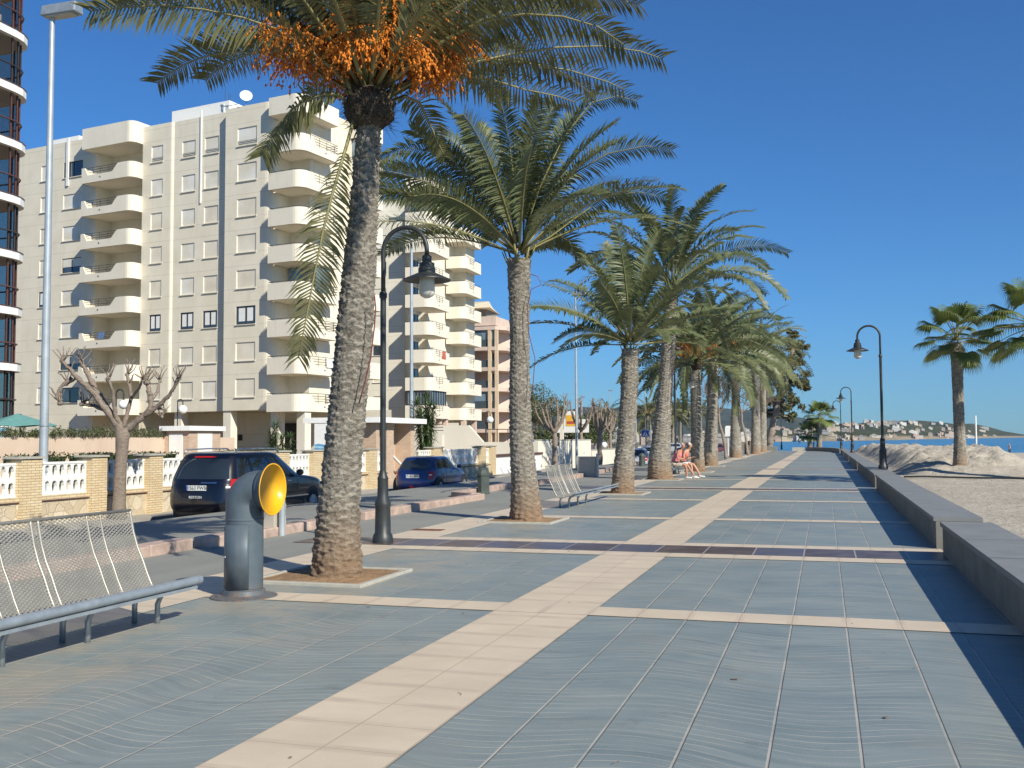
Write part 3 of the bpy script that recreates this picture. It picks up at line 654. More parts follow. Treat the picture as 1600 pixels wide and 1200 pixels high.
for pn,(X0_,X1_,Y0_,dp,ks,zc) in enumerate(((x2a,x2b,Y2,5.2,range(8),28.6),(x3a+.0,x3b,Y3,5.5,range(7),None))):
    plan=[(X0_,Y0_+1.9),(X0_,Y0_),(X1_-.8,Y0_)]+arc(X1_-.8,Y0_+.8,.8,-90,0,5)[1:]+[(X1_,Y0_+dp)]
    close=[(x3a-.25,Y0_+dp),(x3a-.25,Y0_+1.9)]
    for k in ks:
        if pn==0: balcony(B2,plan,close,FZ[k],notch([(0,1.05),(.58,1.05),(.63,.35),(.8,.35),(.83,1.0),(1,1.0)]),rail=((0,1),),railz=1.15)
        else: balcony(B2,plan,close,FZ[k],notch([(0,1.05),(.52,1.05),(.57,.35),(.75,.35),(.8,1.0),(1,1.0)]),rail=((0,1),),railz=1.15)
        zy=Y0_+dp+.02 if pn==0 else 109.0
        if pn==0: door(B2,(x3a-.2,95),(x3a-.2,109),1.5,3.4,FZ[k])
        else: door(B2,(x3a-.2,101),(x3a-.2,109),5.6,7.6,FZ[k])
    if zc:
        m=MB(); m.prism([(X0_,Y0_+1.9),(X0_,Y0_),(X1_,Y0_),(X1_,Y0_+dp),(x3a-.25,Y0_+dp),(x3a-.25,Y0_+1.9)],27.0,28.7); m.build('roof_parapet',M['balc'],B2)
    else:
        m=MB(); m.prism([(X0_,Y0_+1.9),(X0_,Y0_),(X1_,Y0_),(X1_,Y0_+dp),(x3a-.25,Y0_+dp),(x3a-.25,Y0_+1.9)],23.9,25.5); m.build('roof_parapet',M['balc'],B2)
# glazed-in lowest balconies
m=MB(); m.box(x2a+.15,x2b-.2,Y2+.16,Y2+4.6,FZ[1]+1.06,FZ[1]+2.5) if False else m.box(x2a+.15,x2b-.2,Y2+.16,Y2+4.6,FZ[1]-1.7,FZ[1]-.3); m.build('glazed_gallery',M['glassb'],B2)
m=MB()
for q in np.linspace(x2a+.2,x2b-.3,8): m.box(q-.05,q+.05,Y2+.08,Y2+.15,FZ[0]+1.06,FZ[0]+2.56)
for q in np.linspace(Y2+.4,Y2+4.5,7): m.box(x2b-.19,x2b-.12,q-.05,q+.05,FZ[0]+1.06,FZ[0]+2.56)
m.build('gallery_frame',M['frame'],B2)
for X_,Y_ in((x2b-.6,Y2+3.6),(x2b-.4,Y2+4.9),(xb-1.4,97.9),(xb-.8,97.9),(x3b-.4,Y3+.5),(x3b-.4,Y3+4)): m=MB(); m.box(X_-.25,X_+.25,Y_-.25,Y_+.25,-.3,3.75); m.build('pillar',M['pink'],B2)
# laundry and dish left out of sight lines; balcony things
cl=[simple('cloth_'+n_,c_,.9) for n_,c_ in (('ochre',(.55,.42,.10)),('red',(.5,.12,.08)),('blue',(.12,.2,.4)))]
def hang(parent,x,y,z,w_,h_,mt,rz=0,name='laundry'):
    m=MB(); n=8; m.v=[(-w_/2+w_*i/n,.03*sin(i*1.7+j),-h_*j/4) for j in range(5) for i in range(n+1)]; m.f=[(j*(n+1)+i,j*(n+1)+i+1,(j+1)*(n+1)+i+1,(j+1)*(n+1)+i) for j in range(4) for i in range(n)]
    o=m.build(name,mt,parent,smooth=True); o.location=(x,y,z); o.rotation_euler=(0,0,rz)
hang(B1,3.9,2.6,FZ[1]+1.05,.9,.7,M['white'],PI/2); hang(B2,x2b+.05,Y2+3.5,FZ[2]+1.1,1.0,.8,cl[1],PI/2); hang(B1,-17.0,-1.2,FZ[2]+1.0,.8,.5,cl[2])
for x_,y_,k in ((2.0,1.45,2),(-15.2,1.5,1),(-15.2,1.5,5),(2.0,1.45,6)):
    m=MB(); m.box(x_-.4,x_+.4,y_-.15,y_+.12,FZ[k]+.05,FZ[k]+.6); m.build('air_conditioner',M['white'],B1)
# --- salmon block
B3=thing('apartment_building','salmon pink block with glazed balconies between orange columns, furthest of the tall blocks','building')
Y4=133; xs4=[at(p,600,Y4).x for p in(735,765,787)]; xs5=at(798,600,Y4+9).x
Z4=[2.9+2.87*k for k in range(6)]
m=MB(); m.prism([(xs4[0]-6,Y4+3),(xs4[1]-1,Y4+3),(xs4[2]-2,Y4+4),(xs4[2],Y4+8),(xs5,Y4+9),(xs5,Y4+12),(xs4[0]-6,Y4+12)],-.3,17.6); m.build('wall',M['pink'],B3)
for k in range(6):
    m=MB(); m.prism([(xs4[0]-4,Y4),(xs4[2]-1.2,Y4),(xs4[2],Y4+1.5),(xs4[2],Y4+7.9),(xs4[2]-1.9,Y4+3.9),(xs4[1]-1,Y4+2.99),(xs4[0]-4,Y4+2.99)],Z4[k]-.38,Z4[k]+.12); m.build('balcony_slab',M['pink'],B3)
for k in range(5):
    m=MB(); m.box(xs4[0]-3.8,xs4[1]-.3,Y4+.2,Y4+.26,Z4[k]+.13,Z4[k]+1.15); m.box(xs4[1]+.3,xs4[2]-1.4,Y4+.2,Y4+.26,Z4[k]+.13,Z4[k]+1.15); m.build('glass_railing',simple('smoked_glass',(.06,.08,.09),.15) if k==0 else bpy.data.materials['smoked_glass'],B3)
    if k in(0,1,4): m=MB(); m.box(xs4[1]+.3,xs4[2]-1.4,Y4+.3,Y4+.36,Z4[k]+1.15,Z4[k]+2.48); m.box(xs4[0]-3.8,xs4[1]-.5,Y4+.3,Y4+.36,Z4[k]+1.15,Z4[k]+2.48) if k in(1,4) else None; m.build('glazed_gallery',M['glassb'],B3)
    else: m=MB(); m.box(xs4[1]-1,xs4[2]-2.3,Y4+2.9,Y4+2.98,Z4[k]+.2,Z4[k]+2.3); m.build('balcony_door',M['glass'],B3)
    m=MB(); m.box(xs5-.3,xs5+.9,Y4+10,Y4+11.8,Z4[k]-.3,Z4[k]+.9); m.build('balcony',M['pink'],B3)
    window(B3,(xs4[2],Y4+8.),(xs5,Y4+9),(.6,1.5,Z4[k]+.6,Z4[k]+2.0),'glass',-.03,False)
m=MB()
for x,y in((xs4[1],Y4+.02),(xs4[2]-1.1,Y4+.1),(xs4[0]-3.9,Y4)): m.box(x-.22,x+.22,y-.06,y+.38,-.3,16.8)
m.build('column',simple('orange_render',(.62,.48,.32),.8),B3)
m=MB(); m.box(xs4[0]-6,xs4[1]+.6,Y4+1,Y4+10,17.6,18.9); m.build('roof_parapet',M['pink'],B3)
m=MB(); m.add([(at(700,480,Y4+3).x,Y4+3,20.4),(at(769,480,Y4+3).x,Y4+2,18.9+1.4),(at(775,480,Y4+9).x,Y4+11,20.3),(at(700,480,Y4+3).x,Y4+11,20.4),(at(702,480,Y4+3).x,Y4+3,21.3),(at(764,480,Y4+3).x,Y4+3,21.3),(at(764,480,Y4+9).x,Y4+11,21.3),(at(702,480,Y4+3).x,Y4+11,21.3)],[(3,2,1,0),(4,5,6,7),(0,1,5,4),(1,2,6,5),(2,3,7,6),(3,0,4,7)]); m.build('penthouse_roof',simple('pale_roof',(.70,.60,.42),.8),B3)
m=MB(); m.box(at(742,490,Y4+4).x,at(768,490,Y4+4).x-.8,Y4+4,Y4+9,18.9,20.4); m.build('penthouse',M['concside'],B3)
# --- glazed block at the left edge
B0=thing('apartment_building','tall block with curved glazed balconies and white floor bands at the left edge','building')
xe=-39.45; ye=43.0
ZS=[2.55+2.86*k for k in range(9)]
plan0=lambda o:[(xe-14,ye-19),(xe+o,ye-19),(xe+o,ye-2.0)]+[(xe+o-1.5+1.5*cos(R(a)),ye-2.0+(1.5+o)*sin(R(a))) for a in (20,40,60,80)]+[(xe-3,ye+o-.5),(xe-3.01,ye+o-.3)]+[(xe-14,ye+o-.3)]
m=MB(); m.prism([(xe-14,ye-19),(xe-1.7,ye-19),(xe-1.7,ye-1.5),(xe-14,ye-1.5)],-.3,26.5); m.build('wall',M['balc'],B0)
for k,z in enumerate(ZS):
    m=MB(); m.prism(plan0(.22),z-.22,z+.16); m.build('floor_band',M['white'],B0)
    m=MB(); m.prism(plan0(.245),z+.162,z+.21); m.build('band_trim',M['frameb'],B0)
def matclear():
    t=NT('clear_glazing'); gl=t.n('BsdfGlossy'); gl.inputs['Roughness'].default_value=.03; gl.inputs['Color'].default_value=(.5,.5,.5,1); tr=t.n('BsdfTransparent'); tr.inputs[0].default_value=(.66,.63,.58,1)
    f=t.n('Fresnel'); f.inputs[0].default_value=1.6; mx=t.n('MixShader'); t.l(t.ramp(f.outputs[0],0,1,.0,.22),mx.inputs[0]); t.l(tr.outputs[0],mx.inputs[1]); t.l(gl.outputs[0],mx.inputs[2]); t.l(mx.outputs[0],t.out.inputs[0]); return t.m
CG=matclear()
for k,z in enumerate(ZS[:-1]):
    p=plan0(-.05)[1:-2]; m=MB()
    for a,b in zip(p[:-1],p[1:]): m.quad((a[0],a[1],z+.21),(b[0],b[1],z+.21),(b[0],b[1],z+2.64),(a[0],a[1],z+2.64))
    m.build('glazing',CG,B0)
    fr=MB(); rs,L=resample(p,.9)
    for q,s_ in rs: fr.box(q.x-.04,q.x+.04,q.y-.04,q.y+.04,z+.21,z+2.64)
    for zz in (z+1.2,): fr.tube([(q.x+.12,q.y+.05,zz) for q,_ in rs],.045,5)
    fr.build('glazing_frame',M['frameb'] if k%3 else M['frame'],B0)
    m=MB(); [m.box(xe-1.69,xe-1.62,q_,q_+1.3,z+.3,z+2.3) for q_ in np.arange(ye-17,ye-2.9,2.2)]; m.build('inner_window',M['frame'],B0)
    for q_,h_ in ((ye-2.6,.9+.5*((k*3)%4)),(ye-4.6,.6+.5*((k*5)%4)),(ye-7.2,2.2),(ye-10,1.4)): m=MB(); m.box(xe-.42,xe-.38,q_-1.5,q_,z+2.62-h_,z+2.62); m.build('curtain',M['balc'] if k%2 else M['white'],B0)
    if k%2: m=MB(); m.box(xe-.9,xe-.6,ye-3.6,ye-2.2,z+.2,z+.5+.5*(k%3)); m.build('planter',M['white'],B0)
# ------------------------------------------------------------------ garden wall with balustrade
GX=-16.9
def balu_panel(y0,y1,z0,z1):
    """white cast panel: two tiers of bottle shaped balusters between rails"""
    m=MB(); n=max(1,round((y1-y0)/.235)); zm=(z0+z1)/2
    m.box(GX-.06,GX+.06,y0,y1,z1-.05,z1); m.box(GX-.05,GX+.05,y0,y1,zm-.035,zm+.035); m.box(GX-.06,GX+.06,y0,y1,z0,z0+.05)
    st=(y1-y0)/n; w=st
    for i in range(n+1):
        y=y0+i*st
        for a,b in((z0+.05,zm-.035),(zm+.035,z1-.05)):
            h=b-a; prof=[(.0,.105),(.10,.105),(.24,.062),(.5,.050),(.76,.062),(.90,.105),(1,.105)] if h<.5 else []
            pv=[(f,r*st/.235) for f,r in [(0,.114),(.04,.114),(.08,.058),(.5,.034),(.86,.052),(.94,.114),(1,.114)]]
            L=[(y-r,a+f*h) for f,r in pv]; Rr=[(y+r,a+f*h) for f,r in pv]
            L=[(max(y0,q),z) for q,z in L]; Rr=[(min(y1,q),z) for q,z in Rr]
            k=len(pv)
            vs=[(GX+d,q,z) for d in(.045,-.045) for q,z in L+Rr]
            f=[]
            for j in range(k-1):
                f+=[(j,k+j,k+j+1,j+1),(2*k+j+1,3*k+j+1,3*k+j,2*k+j),(k+j,3*k+j,3*k+j+1,k+j+1),(2*k+j,j,j+1,2*k+j+1)]
            m.add(vs,f)
    return m
def gardenwall(label,pillars,ends):
    root=thing('garden_wall',label,'garden wall')
    y0,y1=ends
    m=MB(); m.box(GX-.13,GX+.13,y0,y1,-.5,.26); m.build('stone_base',M['stone'],root)
    m=MB(); m.box(GX-.16,GX+.165,y0,y1,.262,.285); m.build('brick_ledge',M['frameb'],root); m=MB(); m.box(GX-.14,GX+.145,y0,y1,.286,.385); m.build('brick_course',M['brick'],root)
    for a,b in pillars:
        p=MB(); p.box(GX-.22,GX+.22,a,b,-.5,1.22); po=p.build('pillar',M['brick'],root); p=MB(); p.box(GX-.26,GX+.26,a-.06,b+.06,1.222,1.27); p.build('pillar_cap',M['rim'],po)
    ed=[y0]+[v for p in pillars for v in p]+[y1]
    for a,b in zip(ed[0::2],ed[1::2]):
        if b-a>.3: balu_panel(a+.005,b-.005,.388,1.135).build('balustrade_panel',M['whiteb'],root)
    return root
gardenwall('stone based garden wall with brick pillars and white balustrades left of the brick gatehouse',[(14.6,15.3),(17.85,18.45),(20.05,20.58),(22.2,22.75),(24.35,24.9),(26.5,27.0),(28.5,29.35),(30.95,31.65),(33.4,33.9),(35.4,36.1)],(10,37.25))
gardenwall('short garden wall with white balustrade right of the gatehouse behind the small blue car',[(42.1,43.2),(48.45,49.35),(50.25,51.0)],(40.9,51.0))
# gatehouse
g=thing('gatehouse','orange brick entrance gatehouse with white flat roof right of the first lamp post','gatehouse')
m=MB(); x0=GX-.3
m.box(x0-2.6,x0+.1,36.9,37.2,-.4,2.28); m.box(x0-.5,x0+.1,37.9,38.6,-.4,2.28); m.box(x0-2.6,x0-.62,37.3,40.8,-.4,2.28); m.box(x0-.62,x0+.1,40.4,40.8,-.4,2.28); m.box(x0-.62,x0+.0,38.7,40.39,-.4,.1)
m.build('brick_wall',M['brickr'],g); m=MB(); m.box(x0-2.9,x0+.45,36.4,41.4,2.285,2.5); m.build('roof',M['white'],g)
m=MB(); m.box(x0-.615,x0-.58,38.95,40.2,1.05,1.75); o=m.build('letterbox_panel',simple('letterbox',(.38,.42,.40),.4),g)
mm=MB()
for q in range(6): mm.box(x0-.579,x0-.57,39.03+q*.19,39.09+q*.19,1.12,1.55)
mm.build('letterbox_slot',M['white'],o)
m=MB(); m.obox((x0-.2,40.0,.55),(.1,1.8,.08),0,R(-24)); m.build('handrail',M['white'],g)
m=MB(); m.box(x0-.1,x0+.12,37.3,37.38,-.4,.9); m.box(x0-.1,x0+.12,37.2,37.7,.82,.9); m.build('gate',M['frameb'],g)
# sign board on the garden wall, partly behind the palm
def lettering(txt,loc,size,mat,parent,rot,name='lettering',ext=.004):
    cu=bpy.data.curves.new(name,'FONT'); cu.body=txt; cu.size=size; cu.extrude=ext; cu.align_x='CENTER'; cu.align_y='CENTER'
    o=bpy.data.objects.new(name,cu); C.objects.link(o); dg=bpy.context.evaluated_depsgraph_get(); me=bpy.data.meshes.new_from_object(o.evaluated_get(dg)); bpy.data.objects.remove(o)
    me.materials.clear(); me.materials.append(mat); q=bpy.data.objects.new(name,me); C.objects.link(q); q.location=loc; q.rotation_euler=rot
    if parent: q.parent=parent
    return q
ink=simple('ink',(.12,.14,.15),.6)
sg=thing('sign_board','white sign board with grey lettering and a blue wave, left of the brick gatehouse','sign',(GX-.7,35.9,0))
m=MB(); m.box(-1.7,.15,-.03,.03,1.2,2.25); m.build('panel',M['white'],sg)
m=MB(); m.add([(-1.7+.185*i,-.034,1.2) for i in range(11)]+[(-1.7+.185*i,-.034,1.42+.035*sin(i*1.3)) for i in range(11)],[(i,i+1,12+i,11+i) for i in range(10)]); m.build('blue_wave',simple('wave_blue',(.12,.33,.55),.6),sg)
m=MB(); m.add([(-1.7+.185*i,-.038,1.27+.02*sin(i*1.3+1)) for i in range(11)]+[(-1.7+.185*i,-.038,1.35+.03*sin(i*1.3+1)) for i in range(11)],[(i,i+1,12+i,11+i) for i in range(10)]); m.build('pale_wave',simple('wave_pale',(.35,.58,.72),.6),sg)
rt=(PI/2,0,0)
lettering('Residencial',(-.62,-.034,2.12),.19,ink,sg,rt); lettering('Punta',(-.45,-.034,1.86),.34,ink,sg,rt); lettering('Canal',(-.45,-.034,1.60),.25,ink,sg,rt)
m=MB(); m.box(-1.2,-1.1,-.06,.0,-.3,1.2); m.box(-.1,0,-.06,.0,-.3,1.2); m.build('leg',M['frame'],sg)
# peach planter wall and brick meter box in the garden
pw=thing('planter_wall','long low peach rendered planter wall in the garden behind the balustrade','garden wall')
m=MB(); m.box(-22.5,-22.1,18,34.6,-.4,1.72); m.box(-22.5,-15+-3.5,34.6,34.9,-.4,1.4) if False else None; m.build('wall_body',M['peach'],pw)
mbx=thing('meter_box','orange brick meter box with white door and white cap in the garden','meter box',(-21.6,31.2,0))
m=MB(); m.box(-.5,.5,-1.0,.9,-.3,1.95); m.build('brick_body',M['brickr'],mbx); m=MB(); m.box(-.62,.62,-1.15,1.05,1.952,2.12); m.build('cap',M['white'],mbx); m=MB(); m.box(.502,.53,-.5,.35,.5,1.85); m.box(-.3,.25,-1.03,-1.002,.5,1.85); m.build('door',M['white'],mbx)
tw=thing('terrace_wall','pale rendered terrace wall with dark rail in the garden behind the dark car','garden wall')
m=MB(); m.prism([(-33,62),(-24,62),(-24,62.4),(-33,62.4)],-.4,1.9); m.build('wall_body',M['balc'],tw)
m=MB()
for x in np.arange(-33,-24,.9): m.tube([(x,62.2,1.9),(x,62.2,2.6)],.03,5)
for z in(2.2,2.4,2.6): m.tube([(-33,62.2,z),(-24,62.2,z)],.025,5)
m.build('railing',M['rail'],tw)
rw=thing('ramp_wall','pale rendered ramp wall with slanting end beside the salmon block','garden wall')
m=MB(); m.add([(x,y,z) for y in(68,68.3) for x,z in((-29.5,-.4),(-18.5,-.4),(-18.5,1.4),(-23.2,1.4),(-24.3,2.6),(-29.5,2.6))],[(0,1,2,3,4,5),(11,10,9,8,7,6)]+[(i,6+i,6+(i+1)%6,(i+1)%6) for i in range(6)]); m.build('wall_body',M['balc'],rw)
m=MB()
for x in np.arange(-23,-18.5,.8): m.tube([(x,68.15,1.4),(x,68.15,2.3)],.03,5)
m.tube([(-23,68.15,2.3),(-18.5,68.15,2.3)],.03,5); m.build('railing',M['rail'],rw)
gd=thing('garage_gate','white garage gate with brown lintel right of the short balustrade wall','gate')
m=MB(); m.box(-17.0,-16.8,51.1,60.5,-.4,.62); m.build('gate_leaf',M['white'],gd); m=MB(); m.box(-17.1,-16.75,51.05,60.6,.64,.78); m.build('lintel',M['frameb'],gd); m=MB(); m.box(-16.79,-16.74,56.8,57.2,-.4,.6); m.build('gate_post',M['frame'],gd)
# pale walls along the far street
for (a,b,z,lab) in (((-17.3,61),(-16.4,72),1.5,'taller pale wall section right after the white garage gate'),((-16.4,72.4),(-16.2,86),.75,'pale rendered street wall running behind the second bench'),((-16.3,86.4),(-18.2,112),.8,'far end of the pale street wall by the pollarded trees')):
    m=MB(); dx,dy=b[0]-a[0],b[1]-a[1]; L=math.hypot(dx,dy); m.obox(((a[0]+b[0])/2,(a[1]+b[1])/2,(z-.5)/2),(L,.25,z+.5),math.atan2(dy,dx)); root=thing('street_wall',lab,'wall'); m.build('wall_body',M['balc'],root)
    m=MB(); m.obox(((a[0]+b[0])/2,(a[1]+b[1])/2,z+.035),(L,.32,.06),math.atan2(dy,dx)); m.build('coping',M['rim'],root)
# ------------------------------------------------------------------ date palms
def frond(mb,st,p0,az,el,L,droop,rnd,pairs=60,lw=.028,ll=.42,roll=0,path=None,hang=.25,dead=False,spread=1.0,r0=.028,sidev=None):
    """one feather leaf: arching stalk plus narrow folded leaflets on both sides"""
    if path is None:
        pts=[]; n=14; d=Vector((cos(az)*cos(el),sin(az)*cos(el),sin(el))); p=Vector(p0); h=Vector((cos(az),sin(az),0))
        bend=rnd.uniform(-.12,.12); side=Vector((-h.y,h.x,0))
        for i in range(n+1):
            pts.append(p.copy()); f=i/n
            e=el-droop*(f**1.6); d=(h*cos(e)+Vector((0,0,1))*sin(e)+side*bend*f).normalized(); p=p+d*L/n
    else: pts=[Vector(q) for q in path]; n=len(pts)-1
    P=np.array([tuple(q) for q in pts]); seg=np.linalg.norm(np.diff(P,axis=0),axis=1); cum=np.concatenate([[0],np.cumsum(seg)]); tot=cum[-1]
    def pos(f): return Vector([float(np.interp(f*tot,cum,P[:,k])) for k in range(3)])
    st.tube(pts,[r0*(1-.85*i/n)+.003 for i in range(n+1)],5,flat=.7)
    for i in range(pairs):
        f=.17+.83*(i+.5)/pairs; c=pos(f); t=(pos(min(1,f+.03))-pos(f-.03)).normalized()
        up=Vector((0,0,1)); s=t.cross(up)
        if s.length<.15: s=t.cross(Vector((cos(az+1.2),sin(az+1.2),0)))
        if sidev: s=Vector(sidev)-t*Vector(sidev).dot(t)
        s.normalize(); u=s.cross(t).normalized()
        if roll: q=Matrix.Rotation(roll,3,t); s=q@s; u=q@u
        env=min(1,(f-.10)*3.2)*(1-.45*max(0,(f-.6)/.4)); l=ll*env*rnd.uniform(.85,1.12)
        for sg in (-1,1):
            if dead and rnd.random()<.35: continue
            fwd=.28+.62*f*f+rnd.uniform(-.14,.14); lift=rnd.choice((.30,.12,.45))+rnd.uniform(-.10,.10)
            d=(s*sg*spread+t*fwd+u*lift).normalized(); g=Vector((0,0,-hang*rnd.uniform(.6,1.4)))
            m1=c+d*l*.5+g*l*.12; e1=c+(d+g*.8).normalized()*l*rnd.uniform(.97,1.0)
            wv=d.cross(u).normalized()*lw*.62*(1 if not dead else .6); tw=u*lw*.35
            mb.add([c-wv*.5,c+wv*.5,m1-wv*1.0+tw,m1+wv*1.0-tw,e1],[(0,1,3,2),(2,3,4)])
def trunk(path,rads,hs=.05,nsc=7,amp=.035,n=66,step=.022,seed=0,skirt=.0):
    """leaf-scar trunk: staggered lip shaped scales pushed out of a tapering column"""
    P=np.array([tuple(q) for q in path],float); seg=np.linalg.norm(np.diff(P,axis=0),axis=1); cum=np.concatenate([[0],np.cumsum(seg)]); tot=cum[-1]; rows=int(tot/step)
    fs=cum/tot; vs=[]
    rr=random.Random(seed); jit={}; lips=[]
    for i in range(rows+1):
        s=i*tot/rows; f=s/tot; c=[float(np.interp(s,cum,P[:,k])) for k in range(3)]; r=float(np.interp(f,np.linspace(0,1,len(rads)),rads))
        for j in range(n):
            th=2*PI*j/n; cx_,sx_=cos(th),sin(th); ss=s+.05*noise.noise(Vector((cx_*1.3,sx_*1.3,s*1.6+seed))); best=0; kk=1
            for lat in (0,1):
                rv=ss/(2*hs)+.5*lat; row=math.floor(rv); v=rv-row; q=th/(2*PI)*nsc+.5*lat; qi=math.floor(q); u=2*(q-qi)-1
                key=(lat,row,qi%nsc); k=jit.get(key)
                if k is None: k=jit[key]=(rr.uniform(.55,1.3),rr.uniform(-.16,.16),rr.uniform(-.12,.12))
                u+=k[2]*(1-u*u); ed=max(0,1-u*u); vt=.60+k[1]+.36*ed
                if v<vt: d_=((v/vt)**1.3)*(.15+.85*ed**.45)*k[0]
                else: d_=0
                if d_>best: best=d_; kk=k[0]
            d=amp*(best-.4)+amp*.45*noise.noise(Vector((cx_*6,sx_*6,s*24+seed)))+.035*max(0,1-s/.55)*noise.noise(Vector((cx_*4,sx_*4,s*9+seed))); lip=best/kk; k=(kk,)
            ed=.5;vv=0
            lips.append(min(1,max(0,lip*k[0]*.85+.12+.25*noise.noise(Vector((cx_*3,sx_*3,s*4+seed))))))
            vs.append((c[0]+(r+d)*cos(th),c[1]+(r+d)*sin(th),c[2]-(.02*ed if vv>.6 else 0)))
    m=MB(); m.v=vs; m.f=[(i*n+j,i*n+(j+1)%n,(i+1)*n+(j+1)%n,(i+1)*n+j) for i in range(rows) for j in range(n)]; m.f.append(tuple(rows*n+j for j in range(n))); m.lips=lips
    return m
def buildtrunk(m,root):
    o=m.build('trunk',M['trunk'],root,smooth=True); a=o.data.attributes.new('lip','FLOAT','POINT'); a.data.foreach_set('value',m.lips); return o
def collar(c,r,h,seed):
    m=MB(); n=40; rows=18; rr=random.Random(seed)
    for i in range(rows+1):
        f=i/rows; prof=sin(PI*(.12+.80*f))**.6
        for j in range(n):
            th=2*PI*j/n; d=.18*r*noise.noise(Vector((cos(th)*3,sin(th)*3,f*6+seed)))+.10*r*noise.noise(Vector((cos(th)*9,sin(th)*9,f*14+seed)))
            m.v.append((c[0]+(r*prof+d)*cos(th),c[1]+(r*prof+d)*sin(th),c[2]+(f-.5)*h))
    m.f=[(i*n+j,i*n+(j+1)%n,(i+1)*n+(j+1)%n,(i+1)*n+j) for i in range(rows) for j in range(n)]
    for _ in range(420):                      # loose fibres and old stubs
        th=rr.uniform(0,2*PI); z=c[2]+rr.uniform(-.5,.45)*h; p=Vector((c[0]+r*.85*cos(th),c[1]+r*.85*sin(th),z)); l=rr.uniform(.06,.2)
        d=Vector((cos(th),sin(th),rr.uniform(-1.2,.9))).normalized(); w_=Vector((-sin(th),cos(th),0))*rr.uniform(.004,.014); m.add([p-w_,p+w_,p+d*l],[(0,1,2)])
    return m
def fruit(mb,st,p0,az,el,L,rnd,n=46,hangl=.62,size=.016):
    h=Vector((cos(az),sin(az),0)); pts=[];p=Vector(p0)
    for i in range(9):
        pts.append(p.copy()); e=el-1.1*(i/8)**2; p=p+(h*cos(e)+Vector((0,0,1))*sin(e))*L/8
    st.tube(pts,[.022*(1-.4*i/8) for i in range(9)],6,flat=.6)
    tip=pts[-1]; b2=pts[-3]
    for i in range(n):
        s0=b2.lerp(tip,rnd.random()); d=Vector((rnd.gauss(0,1),rnd.gauss(0,1),rnd.gauss(0,.8)+.1))+h*.7; d.normalize(); l=hangl*rnd.uniform(.5,1)
        q=[s0]; 
        for k in range(1,6): q.append(q[-1]+(d+Vector((0,0,-.33*k))).normalized()*l/5)
        st.tube(q,.0022,3,caps=False)
        for k in range(9):
            f=rnd.uniform(.35,1)*5; a=int(min(4,f)); c=q[a].lerp(q[a+1],f-a)+Vector((rnd.uniform(-1,1),rnd.uniform(-1,1),rnd.uniform(-1,1)))*.015
            s_=size*rnd.uniform(.7,1.1); mb.add([c+Vector(v)*s_ for v in((1,0,0),(-1,0,0),(0,1,0),(0,-1,0),(0,0,1.35),(0,0,-1.35))],[(0,2,4),(2,1,4),(1,3,4),(3,0,4),(2,0,5),(1,2,5),(3,1,5),(0,3,5)])
def datepalm(label,base,path,rads,nf,L,elr,droop,seed,fronds=(),pairs=60,ll=.42,lw=.028,fruits=0,coll=None,name='date_palm',leafm='leaf',group='date palms in a row along the promenade',tn=66,tstep=.022,azr=(0,2*PI),dead=0,hang=.25,fn=46,amp=.035,collz=0,old=8,azbias=None):
    rnd=random.Random(seed); root=thing(name,label,'palm tree',base,group=group); B=Vector(base)
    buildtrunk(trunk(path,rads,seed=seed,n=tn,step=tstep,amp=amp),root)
    top=Vector(path[-1]); mb=MB(); st=MB(); ga=PI*(3-math.sqrt(5))
    if coll: collar((top.x,top.y,top.z+collz),coll[0],coll[1],seed).build('fibre_collar',M['fibre'],root,smooth=True)
    for i in range(nf):
        f=(i+.5)/nf; az=azr[0]+((ga*i+rnd.uniform(-.15,.15))%(2*PI))/(2*PI)*(azr[1]-azr[0]); el=R(elr[1]+(elr[0]-elr[1])*f**.8)+rnd.uniform(-.08,.08)
        l=L*rnd.uniform(.88,1.06)*(1-.12*(1-f)); o=top+Vector((cos(az),sin(az),0))*.10+Vector((0,0,.1+.22*(1-f)))
        frond(mb,st,o,az,el,l,droop*rnd.uniform(.8,1.2)*(1+.25*f),rnd,pairs,lw,ll,rnd.uniform(-.85,.85),hang=hang,dead=(i>=nf-dead))
    for fr in fronds:
        frond(mb,st,top,0,0,0,0,rnd,fr.get('pairs',pairs),fr.get('lw',lw),fr.get('ll',ll),fr.get('roll',0),path=[Vector(q)-B for q in fr['path']],hang=fr.get('hang',.3),spread=fr.get('spread',1),sidev=fr.get('sidev'))
    for i in range(old):                       # cut stubs under the crown
        az=rnd.uniform(0,2*PI); h=Vector((cos(az),sin(az),0)); p=top+h*.13+Vector((0,0,rnd.uniform(-.2,.05))); st.tube([p,p+h*.12+Vector((0,0,.14)),p+h*.2+Vector((0,0,.34))],[.045,.03,.018],5,flat=.5)
    mb.build('crown',M[leafm],root); st.build('leaf_stalks',M['rachis'],root,smooth=True)
    if fruits:
        fm=MB(); fs=MB()
        for i in range(fruits):
            az=rnd.uniform(0,2*PI) if azbias is None else azbias[i%len(azbias)]+rnd.uniform(-.25,.25); fruit(fm,fs,top+Vector((0,0,.12)),az,R(rnd.uniform(40,85)),rnd.uniform(.8,1.4)*(L/3.7),rnd,n=fn)
        fm.build('fruit_clusters',M['orange'],root); fs.build('fruit_stalks',M['ostalk'],root)
    return root
def rel(b,ps): return [Vector(p)-Vector(b) for p in ps]
